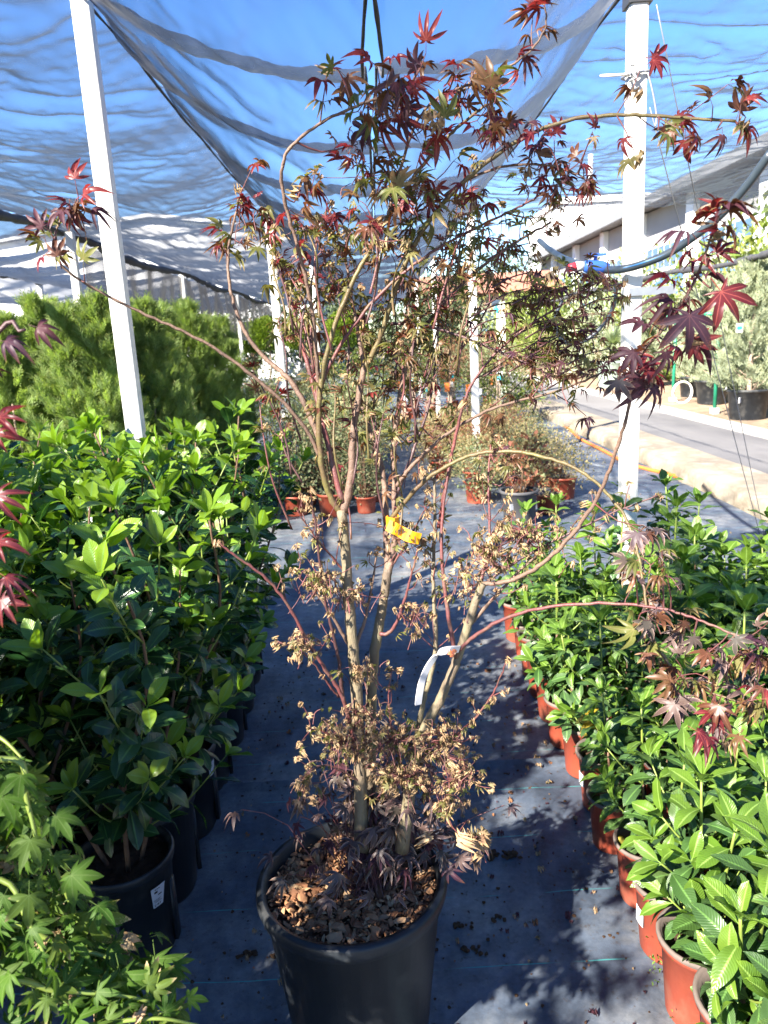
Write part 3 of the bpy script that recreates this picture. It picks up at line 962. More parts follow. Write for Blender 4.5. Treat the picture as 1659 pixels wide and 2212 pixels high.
def net_panel(name, label, x0, x1, y0, y1, z0, z1, sag, a, b, nx, ny, seed, pleat=0.18, ystep=1.12, edge=None, wr=0.026, slant=(0, 1), drape=2.0, drop=0.0, mat='shade_netting'):
    """Panel between fractions a..b of the bay x0..x1: sagging, scalloped along Y, with long drawn wrinkles."""
    u = np.linspace(a, b, nx)[:, None]
    yy = np.concatenate([np.linspace(y0, 9, int(ny * 0.7)), np.linspace(9.06, y1, ny - int(ny * 0.7))])[None, :] if y1 > 10 else np.linspace(y0, y1, ny)[None, :]
    U, Y = np.broadcast_arrays(u, yy)
    U, Y = U.copy(), Y.copy()
    if edge is not None:
        w = edge(Y)
        if b < 1:
            U = a + (U - a) / (b - a) * (b - w - a)
        else:
            U = a + w + (U - a) / (b - a) * (b - a - w)
    X = x0 + (x1 - x0) * U
    bell = 1 - np.abs(2 * U - 1) ** drape
    Z = z0 + (z1 - z0) * U - sag * bell - drop * np.clip((U - 0.66) / 0.34, 0, 1) ** 1.5
    ph = (Y / ystep + 0.25 * vnoise(X * 0.9, Y * 0.3, seed)) % 1.0
    saw = np.where(ph < 0.60, 1 - ph / 0.60, (ph - 0.60) / 0.40)
    saw = saw * saw * (3 - 2 * saw)
    amp = pleat * (0.35 + 0.65 * np.clip(bell * 1.4, 0, 1)) * (0.7 + 0.5 * vnoise(X * 0.7 + 9, Y * 0.25, seed + 1))
    Z = Z + amp * (saw - 0.5)
    # long slanting wrinkles, drawn towards the far middle of the bay
    xr = X - (x0 + x1) / 2
    xs_ = np.abs(xr) * slant[1] + xr * slant[0]
    C = 0.80 * xs_ + 0.60 * Y + 0.10 * vnoise(X * 2, Y * 2, seed + 2) + 0.25 * xs_ * xs_
    S = -0.60 * xs_ + 0.80 * Y
    for fc, fs, am, pw in ((4.5, 1.6, 1.1, 3.5), (10, 3.4, 0.70, 3.5), (21, 6.0, 0.26, 3), (2.0, 0.8, 1.2, 2.5)):
        n = vnoise(C * fc + 3 * seed, S * fs + seed, seed + 3 + int(fc))
        gate = np.clip(0.12 + 1.5 * vnoise(X * 1.3 + seed, Y * 0.9, seed + 20 + int(fc)), 0, 1)
        Z = Z + wr * am * gate * (1 - np.abs(n)) ** pw
    Z = Z + 0.006 * vnoise(X * 16, Y * 5, seed + 30) + 0.003 * vnoise(X * 33, Y * 14, seed + 31)
    t = thing(name, label, 'shade net', (0, 0, 0), group='shade nets stretched overhead')
    obj('netting', Geo().grid(np.stack([X, Y, Z], -1)).mesh('netting', mat), t)
    return t, X, Y, Z


def roll(parent, xs, ys, zs, r, seed, name='hem'):
    rr = r * (1 + 0.35 * vnoise(ys * 6, ys * 0, seed) + 0.25 * vnoise(ys * 19, ys * 0, seed + 1))
    obj(name, Geo().tube(np.stack([xs, ys, zs], 1), rr, 8).mesh(name, 'net_hem_cloth'), parent)


def slit(Y):
    """Half width of the open seam as a fraction of the bay."""
    s = 0.0040 + 0.0120 * np.clip((Y - 2.45) / 0.32, 0, 1) * np.exp(-np.clip(Y - 3.0, 0, 9) / 0.4) + 0.0012 * np.sin(Y * 2.1)
    return np.where(Y < 2.45, 0.0004, s)


yh = np.linspace(-1.5, 26, 300)
hz = lambda y, d: 2.93 - d * np.sin((y - 3.4) / 5.4 * math.pi) ** 2
cx0, cx1, UM = -1.08, 1.13, 0.508
tl, X, Y, Z = net_panel('shade_net', 'blue tinted black shade net overhead, left of the open seam above the maple', cx0, cx1, -1.5, 25, 2.93, 2.93, 0.42, 0.0, UM, 90, 560, 11, edge=slit, drape=3.0)
roll(tl, X[-1], Y[-1], Z[-1] - 0.004, 0.006, 2, 'seam_cord')
roll(tl, np.full_like(yh, -1.08) + 0.01 * vnoise(yh * 2, yh * 0, 3), yh, hz(yh, 0.03), 0.007, 3)
tr_, X, Y, Z = net_panel('shade_net', 'blue tinted black shade net overhead, right of the open seam above the maple', cx0, cx1, -1.5, 25, 2.93, 2.93, 0.42, UM, 1.0, 90, 560, 23, edge=slit, drape=3.0)
roll(tr_, X[0], Y[0], Z[0] - 0.004, 0.006, 4, 'seam_cord')
roll(tr_, np.full_like(yh, 1.13) + 0.01 * vnoise(yh * 2, yh * 0, 5), yh, hz(yh, 0.03), 0.007, 6)
t3, X, Y, Z = net_panel('shade_net', 'wide shade net overhead crossed by the left white post, glinting with creases', -3.32, -1.07, -1.5, 25, 2.86, 2.925, 0.16, 0.0, 1.0, 150, 520, 37, pleat=0.06, ystep=1.3, wr=0.032, slant=(-1, 0))
roll(t3, np.full_like(yh, -3.32) + 0.015 * vnoise(yh * 2, yh * 0, 7), yh, hz(yh, 0.10) - 0.05, 0.050, 8)
t4, X, Y, Z = net_panel('shade_net', 'shade net overhead at the upper left edge beyond the thick rolled hem', -5.8, -3.34, 0, 25, 2.90, 2.86, 0.2, 0.0, 1.0, 70, 260, 41, ystep=1.4)
roll(t4, np.full_like(yh, -5.8), yh, hz(yh, 0.08) - 0.02, 0.055, 9)
t5, X, Y, Z = net_panel('shade_net', 'lowest strip of shade net at the far left above the white shed', -8.2, -5.82, 0, 25, 2.86, 2.90, 0.2, 0.0, 1.0, 50, 200, 43, ystep=1.4)
roll(t5, np.full_like(yh, -8.2), yh, hz(yh, 0.06) - 0.04, 0.05, 10)
t6, X, Y, Z = net_panel('shade_net', 'shade net overhead on the right, reaching over the road behind the right post', 1.12, 5.25, -1.5, 9.3, 2.92, 2.94, 0.06, 0.0, 1.0, 200, 420, 47, pleat=0.02, ystep=1.7, wr=0.030, slant=(1, 0), drop=.52, mat='side_netting')
roll(t6, np.full_like(yh, 5.25), yh, hz(yh, 0.08) - .50, 0.05, 12)

# grey netting hung as a side curtain
yy = np.linspace(9.5, 27, 220)
zz = np.linspace(0, 1, 24)
Yc, Tc = np.meshgrid(yy, zz, indexing='ij')
Zc = 2.82 - Tc * (1.15 + 0.10 * vnoise(Yc * 1.3, Tc * 0, 51))
Xc = -3.42 + 0.05 * np.sin(Yc * 9 + 2 * vnoise(Yc, Tc * 0.8, 52)) * Tc + 0.05 * vnoise(Yc * 2, Tc * 2, 53)
t = thing('side_net', 'grey netting hanging as a curtain above the conifer hedge', 'shade net')
obj('netting', Geo().grid(np.stack([Xc, Yc, Zc], -1)).mesh('netting', 'curtain_netting'), t)

# ------------------------------------------------------------------ buildings
t = thing('greenhouse', 'large white shed with a low gable roof behind the conifer hedge', 'building', (0, 36, 0))
v = [(-25, 0, -0.02), (-25, 0, 5.75), (-9.7, 0, 7.35), (-2.6, 0, 6.3), (-2.6, 0, -0.02)]
n = len(v)
V = np.array(v + [(x, 22, z) for x, y, z in v], dtype=float)
g = Geo()
g.add(V, [np.array([[0, 1, 2], [0, 2, 3], [0, 3, 4]])[:, ::-1], np.array([[0, 5, 6, 1], [3, 8, 9, 4]])])
obj('wall', g.mesh('wall', 'building_white', smooth=False), t)
g = Geo()
for a, b in (((-25.2, 5.73), (-9.7, 7.36)), ((-9.7, 7.36), (-2.4, 6.28))):
    g.add(np.array([(a[0], -0.3, a[1] + .03), (b[0], -0.3, b[1] + .03), (b[0], 22.3, b[1] + .03), (a[0], 22.3, a[1] + .03), (a[0], -0.3, a[1] + .18), (b[0], -0.3, b[1] + .18), (b[0], 22.3, b[1] + .18), (a[0], 22.3, a[1] + .18)]),
          np.array([[0, 3, 2, 1], [4, 5, 6, 7], [0, 1, 5, 4], [1, 2, 6, 5], [2, 3, 7, 6], [3, 0, 4, 7]]))
obj('roof', g.mesh('roof', 'building_white', smooth=False), t)
o = obj('lamp_housing', Geo().box((-13.2, -0.2, 3.2), (0.9, 0.35, 0.6)).mesh('lamp_housing', 'grey_plastic', smooth=False), t)
for k in range(7):
    obj('wall_panel', Geo().box((-23 + k * 3.0, -0.03, 2.4), (2.92, 0.05, 4.7)).mesh('wall_panel', 'building_white', smooth=False), t)

t = thing('warehouse', 'long pale grey warehouse with a grey eave and blue framed windows beyond the road', 'building', (14, 0, 0.1))
g = Geo().box((6, 36, 3.4), (12, 58, 6.95))
obj('wall', g.mesh('wall', 'building_grey', smooth=False), t)
g = Geo().box((5.7, 36, 7.12), (13.4, 59, 0.36))
g.box((-1.0, 36, 6.90), (0.16, 59, 0.14))
g.box((6.4, 36, 7.45), (11.6, 57, 0.3))
obj('roof', g.mesh('roof', 'roof_grey', smooth=False), t)
for k in range(9):
    y = 8.5 + k * 6.4
    obj('pilaster', Geo().box((-0.14, y, 3.45), (0.30, 0.75, 6.86)).mesh('pilaster', 'building_white', smooth=False), t)
    if k < 8:
        w = obj('window', Geo().box((-0.06, y + 3.2, 4.55), (0.13, 4.6, 1.15)).mesh('window', 'building_white', smooth=False), t)
        for j in range(6):
            obj('pane', Geo().box((-0.135, y + 1.29 + j * 0.764, 4.55), (0.03, 0.66, 1.0)).mesh('pane', 'window_glass', smooth=False), w)
        obj('sill', Geo().box((-0.16, y + 3.2, 3.92), (0.28, 4.9, 0.12)).mesh('sill', 'building_white', smooth=False), w)
        obj('panel', Geo().box((-0.07, y + 3.2, 3.25), (0.14, 4.7, 1.15)).mesh('panel', 'blue_panel', smooth=False), t)

t = thing('white_building', 'white block with a flat roof and mast rising behind the warehouse roof', 'building', (24, 78, 0))
obj('wall', Geo().box((0, 0, 6.2), (14, 14, 12.5)).mesh('wall', 'building_white', smooth=False), t)
obj('parapet', Geo().box((0, 0, 12.6), (14.5, 14.5, 0.5)).mesh('parapet', 'building_white', smooth=False), t)
obj('mast', Geo().tube([(-4, -6, 12.7), (-4, -6, 16.5)], 0.22, 6).mesh('mast', 'building_white'), t)

t = thing('brown_house', 'low tan house with a tiled roof at the far end of the path', 'building', (7.2, 52, 0))
obj('wall', Geo().box((0, 0, 2.0), (9, 6, 4.1)).mesh('wall', 'brown_wall', smooth=False), t)
g = Geo().add(np.array([(-5, -3.6, 4.0), (5, -3.6, 4.0), (5, 3.6, 4.0), (-5, 3.6, 4.0), (-4.6, 0, 5.4), (4.6, 0, 5.4)], dtype=float), [np.array([[0, 1, 5, 4], [2, 3, 4, 5], [0, 3, 2, 1]]), np.array([[0, 4, 3], [1, 2, 5]])])
obj('roof', g.mesh('roof', 'tile_roof', smooth=False), t)
for x in (-3, 0, 3):
    w = obj('window', Geo().box((x, -3.02, 2.2), (1.3, 0.1, 1.5)).mesh('window', 'building_white', smooth=False), t)
    obj('pane', Geo().box((x, -3.08, 2.2), (1.1, 0.04, 1.3)).mesh('pane', 'window_glass', smooth=False), w)


# ------------------------------------------------------------------ pots
def pot_mesh(R1, R0, H, rim=0.012, n=40, th=0.006, mats=('black_plastic', 'black_plastic'), ribs=0, rolled=True):
    g = Geo()
    lip = H * 0.10
    prof = [(0.001, 0.0), (R0, 0.0), (R0 + 0.004, 0.008), (R1 - 0.004, H - lip), (R1 + rim * 0.6, H - lip * 0.9)]
    if rolled:
        prof += [(R1 + rim, H - lip * 0.5), (R1 + rim, H - 0.006), (R1 + rim * 0.7, H), (R1, H + 0.001)]
    else:
        prof += [(R1 + rim * 0.7, H - 0.004), (R1 + rim * 0.5, H)]
    g.lathe(prof, n, mi=0)
    g.lathe([prof[-1], (R1 - th, H - 0.003), (R1 - th - 0.004, H - lip), ((R0 + R1) / 2 - th, H * 0.5)], n, mi=1)
    for k in range(ribs):
        a = 2 * math.pi * k / ribs
        rr = (R0 + R1) / 2 + 0.002
        g.box((rr * math.cos(a), rr * math.sin(a), H * 0.4), (0.012, 0.03, H * 0.62), 0, a)
    return g.mesh('pot', list(mats), smooth=True)


def soil_mesh(r, z, seed=0, rough=0.008, n=14):
    rr, aa = np.linspace(0, 1, n), np.linspace(0, 2 * math.pi, 33)
    RR, AA = np.meshgrid(rr, aa, indexing='ij')
    X, Y = r * RR * np.cos(AA), r * RR * np.sin(AA)
    Z = z + rough * vnoise(X * 40, Y * 40, seed) + rough * vnoise(X * 90, Y * 90, seed + 1) + 0.25 * rough * (1 - RR)
    return Geo().grid(np.stack([X, Y, Z], -1)).mesh('soil', 'potting_soil')

# ------------------------------------------------------------------ the maple in its tub
BX, BY = -0.115, 1.445
B0 = np.array([BX, BY, 0.0])
maple = thing('potted_maple', 'tall multi-stemmed red and bronze leaved maple in a big black tub on the path', 'potted tree', (BX, BY, 0))
obj('pot', pot_mesh(0.198, 0.150, 0.40, rim=0.012, n=64, th=0.008), maple)
obj('soil', soil_mesh(0.190, 0.362, 3, 0.010), maple)
# bark mulch
g = Geo()
for k in range(2400):
    a, r = rng.uniform(0, 2 * math.pi), 0.183 * math.sqrt(rng.random())
    s = rng.choice([0.004, 0.0065, 0.010, 0.016], p=[.34, .38, .22, .06])
    M = np.array(Euler((rng.normal(0, .5), rng.normal(0, .5), rng.uniform(0, 6.28))).to_matrix())
    v, f = lump((0, 0, 0), s, k, 0.4)
    v = (v * np.array([1.1, rng.uniform(.4, .8), rng.uniform(.4, .9)])) @ M.T + np.array([r * math.cos(a), r * math.sin(a), 0.366 + rng.uniform(0, 0.012)])
    g.add(v, f)
obj('bark_mulch', g.mesh('bark_mulch', 'bark_chip', smooth=False), maple, kind='stuff')
for (px, py, s) in ((1085 / 1.0, 0, 0),):
    pass
for i, (dx, dy, s) in enumerate(((-0.02, -0.13, .020), (0.015, -0.125, .016), (-0.03, -0.155, .017), (0.05, -0.15, .015), (-0.11, 0.0, .018), (0.10, -0.12, .014), (-0.13, -0.06, .014), (0.13, -0.06, .015))):
    v, f = lump((0, 0, 0), s, 900 + i, 0.45)
    o = obj('bark_piece', Geo().add(v * [1.2, .75, .8], f).mesh('bark_piece', 'bark_chip', smooth=False), maple, loc=(dx, dy, 0.385))
    o.rotation_euler = (rng.normal(0, .4), rng.normal(0, .4), rng.uniform(0, 6))

# every stem: photograph pixels, depth at both ends, radii in mm, bark, name, leaf habit, where leafing starts, twig density
ST = [
 ('trunk', 'maple_bark', 1.43, 1.42, 15, 11, None, 9, 0, [(782, 1836), (783, 1659), (771, 1569), (773, 1466), (761, 1401), (758, 1368), (755, 1301), (748, 1234), (745, 1174), (738, 1101)]),
 ('trunk', 'maple_bark', 1.49, 1.47, 15, 10, None, 9, 0, [(800, 1836), (800, 1649), (801, 1569), (800, 1482), (805, 1434), (811, 1394), (818, 1351), (828, 1301), (836, 1251), (838, 1228)]),
 ('trunk', 'maple_bark', 1.40, 1.36, 14, 8, None, 9, 0, [(868, 1836), (890, 1649), (900, 1599), (916, 1569), (940, 1542), (956, 1502), (976, 1456), (990, 1416), (1004, 1378), (1014, 1341), (1024, 1294), (1044, 1258)]),
 ('branch', 'maple_stem_olive', 1.42, 1.34, 7, 2.5, 'top', .62, .55, [(738, 1110), (716, 1092), (698, 1050), (690, 994), (690, 950), (686, 884), (687, 834), (701, 784), (715, 724), (731, 670), (758, 617), (781, 570), (801, 537), (838, 463), (868, 413), (898, 373), (935, 330), (961, 298), (997, 267), (1024, 243), (1051, 227)]),
 ('branch', 'maple_stem_red', 1.42, 1.50, 7, 2, 'mid', .3, .9, [(740, 1085), (722, 1020), (700, 940), (681, 830), (665, 790), (648, 740), (641, 697), (636, 664), (618, 617), (600, 560), (590, 520)]),
 ('branch', 'maple_bark_brown', 1.42, 1.25, 4.5, 2.2, 'arch', .80, .35, [(690, 870), (685, 784), (681, 717), (678, 690), (670, 644), (661, 597), (648, 545), (628, 483), (611, 433), (603, 383), (605, 350), (618, 323), (648, 293), (701, 257), (741, 238), (781, 223), (818, 213), (850, 200)]),
 ('branch', 'maple_bark_brown', 1.42, 1.28, 4.5, 1.6, 'arch', .86, .9, [(690, 985), (681, 950), (655, 915), (628, 884), (591, 844), (531, 797), (468, 754), (432, 732), (391, 710), (315, 684), (247, 649), (187, 616), (146, 592), (120, 567), (112, 546), (115, 502), (128, 471), (146, 450)]),
 ('branch', 'maple_bark_brown', 1.42, 1.46, 6.5, 2, 'arch', .80, .8, [(692, 960), (678, 910), (655, 860), (631, 824), (621, 807), (598, 797), (575, 780), (548, 750), (528, 720), (511, 680), (501, 644), (493, 610), (488, 567), (493, 534), (501, 490), (511, 467), (515, 440)]),
 ('branch', 'maple_bark_brown', 1.42, 1.44, 9, 6.5, None, 9, 0, [(742, 1105), (757, 1074), (760, 1018), (760, 984), (761, 934), (768, 884), (778, 834), (787, 795)]),
 ('branch', 'maple_bark_brown', 1.44, 1.50, 5, 2, 'mid', .2, .9, [(787, 798), (778, 744), (770, 700), (761, 650), (748, 584), (742, 540), (748, 500)]),
 ('branch', 'maple_stem_olive', 1.44, 1.26, 6, 2.4, 'arch', .78, .38, [(787, 798), (815, 757), (828, 717), (838, 667), (851, 624), (871, 577), (893, 527), (924, 477), (961, 423), (1011, 383), (1064, 337), (1124, 293), (1191, 263), (1264, 248), (1324, 246), (1377, 248), (1417, 250), (1479, 255), (1539, 258), (1589, 262)]),
 ('branch', 'maple_bark_brown', 1.40, 1.33, 3, 1.6, 'red', .60, .9, [(961, 423), (990, 400), (1017, 380), (1064, 360), (1117, 353), (1157, 353), (1197, 358), (1244, 367), (1262, 385)]),
 ('branch', 'maple_stem_red', 1.42, 1.36, 4, 1.8, 'mid', .25, .7, [(695, 830), (701, 797), (748, 717), (775, 687), (815, 637), (875, 580), (915, 554), (965, 524), (1014, 497), (1051, 480), (1097, 460), (1131, 443), (1157, 430), (1190, 405)]),
 ('branch', 'maple_bark_brown', 1.38, 1.30, 3.2, 1.4, 'red', .35, .7, [(838, 463), (860, 380), (880, 300), (905, 240), (924, 217), (967, 200), (1007, 187), (1051, 170), (1091, 153), (1134, 128), (1161, 97), (1181, 67), (1187, 40), (1177, 15)]),
 ('branch', 'maple_bark_brown', 1.47, 1.56, 8, 5, 'mid', .7, .5, [(838, 1235), (836, 1181), (831, 1111), (836, 1068), (831, 1010), (811, 957), (791, 917), (782, 880)]),
 ('branch', 'maple_bark_brown', 1.47, 1.55, 8.5, 2.5, 'mid', .45, .9, [(838, 1235), (852, 1212), (858, 1154), (855, 1068), (845, 1010), (848, 950), (858, 894), (866, 857), (873, 800), (878, 774), (895, 737), (921, 704), (961, 647), (994, 614), (1031, 584), (1071, 550), (1104, 530), (1151, 500), (1190, 480)]),
 ('branch', 'maple_stem_red', 1.45, 1.40, 5, 1.8, 'low', .4, .5, [(822, 1370), (838, 1376), (851, 1364), (865, 1331), (875, 1294), (885, 1261), (892, 1225), (905, 1180)]),
 ('branch', 'maple_stem_olive', 1.45, 1.10, 5, 1.8, 'droop', .55, .45, [(845, 1120), (861, 1101), (895, 1061), (915, 1034), (941, 1021), (961, 1008), (994, 991), (1024, 978), (1051, 973), (1117, 973), (1164, 978), (1224, 998), (1264, 1018), (1307, 1054), (1337, 1094), (1361, 1124), (1374, 1168), (1384, 1218), (1392, 1268), (1396, 1308), (1402, 1360), (1416, 1406), (1439, 1439), (1493, 1483), (1539, 1506), (1606, 1519)]),
 ('branch', 'maple_bark_brown', 1.46, 1.36, 5, 1.8, 'right', .5, .9, [(858, 1050), (864, 1030), (884, 1014), (914, 977), (957, 940), (1014, 900), (1064, 877), (1117, 865), (1164, 857), (1217, 844), (1264, 824), (1310, 800)]),
 ('branch', 'maple_stem_dark', 1.48, 1.55, 4.5, 1.6, 'mid', .3, .7, [(852, 1080), (871, 1034), (897, 967), (912, 920), (928, 884), (941, 817), (946, 750), (944, 690), (950, 640)]),
 ('branch', 'maple_stem_red', 1.44, 1.36, 4.5, 1.6, 'right', .45, .9, [(947, 1140), (957, 1078), (971, 1001), (981, 967), (991, 914), (997, 874), (1011, 837), (1034, 800), (1071, 760), (1104, 730), (1144, 697), (1184, 677), (1230, 650), (1290, 610)]),
 ('branch', 'maple_stem_dark', 1.46, 1.34, 3.6, 1.8, 'right', .45, 1.0, [(846, 700), (864, 694), (897, 700), (951, 707), (997, 727), (1051, 747), (1091, 764), (1131, 780), (1164, 800), (1200, 815)]),
 ('branch', 'maple_bark_brown', 1.36, 1.02, 5, 1.7, 'spray', .66, .55, [(1044, 1262), (1080, 1262), (1117, 1257), (1164, 1228), (1211, 1188), (1244, 1151), (1277, 1101), (1294, 1068), (1311, 1038), (1327, 990), (1334, 957), (1351, 914), (1367, 864), (1366, 820), (1362, 790), (1380, 765), (1403, 744), (1444, 700), (1480, 651), (1501, 613), (1519, 560), (1540, 505), (1549, 468)]),
 ('branch', 'maple_stem_red', 1.36, 1.05, 4.5, 1.7, 'droop', .62, .5, [(983, 1420), (990, 1402), (1014, 1378), (1064, 1344), (1114, 1324), (1164, 1309), (1231, 1304), (1324, 1301), (1384, 1304), (1439, 1316), (1486, 1326), (1533, 1346), (1579, 1369), (1619, 1386), (1665, 1400)]),
 ('branch', 'maple_bark', 1.44, 1.50, 7, 3, 'low', .35, .8, [(900, 1600), (906, 1542), (916, 1509), (926, 1469), (940, 1432), (944, 1400), (942, 1334), (936, 1288), (932, 1234), (937, 1184), (942, 1118), (939, 1068), (936, 1011)]),
 ('branch', 'maple_stem_red', 1.38, 1.42, 5.5, 2.5, 'low', .5, .4, [(985, 1425), (977, 1384), (967, 1321), (957, 1261), (951, 1201), (949, 1134), (961, 1051), (974, 984)]),
 ('branch', 'maple_stem_red', 1.38, 1.44, 4.5, 1.6, 'low', .3, .8, [(1030, 1290), (1044, 1234), (1051, 1208), (1061, 1168), (1059, 1118), (1054, 1068), (1051, 1018), (1060, 960)]),
 ('branch', 'maple_bark_brown', 1.37, 1.36, 5, 1.6, 'low', .3, .9, [(1010, 1355), (1040, 1320), (1075, 1285), (1110, 1240), (1150, 1205), (1185, 1180)]),
 ('branch', 'maple_stem_dark', 1.40, 1.30, 3.6, 1.5, 'low', .3, .8, [(1045, 1262), (1090, 1220), (1150, 1190), (1220, 1160), (1290, 1120), (1350, 1095), (1420, 1070)]),
 ('branch', 'maple_stem_red', 1.42, 1.30, 6, 2.2, 'bare', .55, .2, [(776, 1645), (765, 1600), (753, 1562), (750, 1525), (741, 1512), (731, 1478), (705, 1451), (675, 1408), (655, 1368), (631, 1321), (611, 1281), (578, 1244), (538, 1221), (491, 1194), (475, 1174)]),
 ('branch', 'maple_stem_dark', 1.42, 1.34, 4.5, 1.8, 'low', .3, .55, [(741, 1512), (733, 1468), (736, 1434), (728, 1394), (715, 1351), (698, 1301), (691, 1234), (688, 1168), (681, 1118), (672, 1080)]),
 ('branch', 'maple_stem_red', 1.42, 1.34, 3, 1.4, 'low', .35, .9, [(731, 1505), (715, 1494), (701, 1461), (681, 1428), (648, 1401), (615, 1388), (597, 1390)]),
 ('branch', 'maple_bark_brown', 1.43, 1.40, 5, 2, 'low', .3, .8, [(761, 1405), (751, 1390), (735, 1358), (715, 1328), (700, 1290), (660, 1262), (640, 1235)]),
 ('branch', 'maple_bark_brown', 1.43, 1.47, 5.5, 2, 'low', .4, .7, [(762, 1408), (771, 1394), (781, 1354), (792, 1338), (800, 1300), (806, 1240), (815, 1190)]),
 ('branch', 'maple_stem_red', 1.42, 1.32, 3.5, 1.4, 'low', .15, .35, [(900, 1660), (923, 1632), (953, 1612), (993, 1582), (1030, 1556), (1053, 1519), (1073, 1489), (1086, 1456), (1093, 1429)]),
 ('branch', 'maple_stem_dark', 1.38, 1.28, 2.6, 1.2, 'tuft', .75, .6, [(905, 1815), (936, 1826), (980, 1826), (1013, 1812), (1030, 1806)]),
 ('branch', 'maple_stem_red', 1.42, 1.36, 3, 1.3, 'low', .1, .9, [(778, 1640), (745, 1612), (715, 1590), (690, 1560), (668, 1575)]),
 ('branch', 'maple_stem_dark', 1.42, 1.34, 3, 1.3, 'low', .2, .8, [(778, 1690), (745, 1660), (700, 1640), (665, 1650), (645, 1690)]),
 ('branch', 'maple_stem_red', 1.42, 1.40, 3, 1.3, 'low', .1, .9, [(880, 1690), (850, 1600), (836, 1560), (832, 1500), (845, 1450)]),
 ('branch', 'maple_stem_red', 1.40, 1.33, 3, 1.3, 'low', .1, 1.0, [(895, 1640), (940, 1600), (980, 1640), (1010, 1660), (1030, 1690)]),
 ('branch', 'maple_stem_red', 1.43, 1.38, 3, 1.3, 'low', .2, .8, [(748, 1240), (720, 1200), (690, 1180), (665, 1140), (640, 1100)]),
 ('branch', 'maple_stem_red', 1.47, 1.42, 3, 1.3, 'low', .2, .8, [(838, 1230), (870, 1200), (890, 1160), (900, 1120), (925, 1090)]),
]
# which leaf suits which habit: family, material and size range in metres (blade radius)
MIX = {
 'top': [('maple', 'maple_bronze', .30), ('maple', 'maple_olive', .34), ('maple', 'maple_red', .24), ('dry', 'maple_dry', .12)],
 'mid': [('maple', 'maple_olive', .54), ('maple', 'maple_bronze', .24), ('maple', 'maple_red', .07), ('dry', 'maple_dry', .15)],
 'arch': [('maple', 'maple_olive', .34), ('maple', 'maple_bronze', .36), ('maple', 'maple_red', .22), ('dry', 'maple_dry', .08)],
 'red': [('maple', 'maple_red', .46), ('maple', 'maple_bronze', .38), ('maple', 'maple_plum', .16)],
 'right': [('maple', 'maple_olive', .40), ('maple', 'maple_bronze', .30), ('maple', 'maple_plum', .20), ('dry', 'maple_dry', .10)],
 'spray': [('maple', 'maple_plum', .35), ('maple', 'maple_red', .30), ('maple', 'maple_bronze', .30), ('dry', 'maple_dry', .05)],
 'droop': [('maple', 'maple_margined', .40), ('maple', 'maple_bronze', .28), ('maple', 'maple_olive', .22), ('dry', 'maple_dry', .10)],
 'low': [('dry', 'maple_dry', .74), ('maple', 'maple_olive', .12), ('dry', 'maple_olive', .14)],
 'bare': [('dry', 'maple_dry', 1.0)],
 'tuft': [('dry', 'maple_dry', 1.0)],
 'base': [('maple', 'maple_margined', .72), ('dry', 'maple_dry', .13), ('maple', 'maple_plum', .15)],
}
SIZE = {'top': (.022, .040), 'mid': (.016, .032), 'arch': (.022, .038), 'red': (.018, .034), 'right': (.015, .029), 'spray': (.026, .046), 'droop': (.024, .040), 'low': (.009, .021), 'bare': (.012, .020), 'tuft': (.028, .042), 'base': (.022, .040)}


def pick(style):
    r, acc = rng.random(), 0
    for fam, mat, p in MIX[style]:
        acc += p
        if r < acc:
            break
    return fam, int(rng.integers(len(FAM[fam]))), mat


def leaf_at(p, d, style, k=1.0, hang=0.8):
    """One leaf on its stalk at p: reaches along d, face up, tip hanging."""
    fam, i, mat = pick(style)
    lo, hi = SIZE[style]
    s = rng.uniform(lo, hi) * k
    hang = {'right': .30, 'mid': .50, 'red': .45, 'low': .6}.get(style, hang)
    dd = np.asarray(d) / (np.linalg.norm(d) + 1e-9)
    if style == 'right':
        dd = dd * np.array([1, 1, .4])
    y = dd + np.array([0, 0, -hang * rng.uniform(0, 1.2)]) + rv(0.22)
    up = np.array([0, -0.15, 1.0]) + rv(0.28 if style in ('right', 'mid') else 0.42)
    return fam, i, mat, frame(p, y, up, s, rng.normal(0, 0.35))


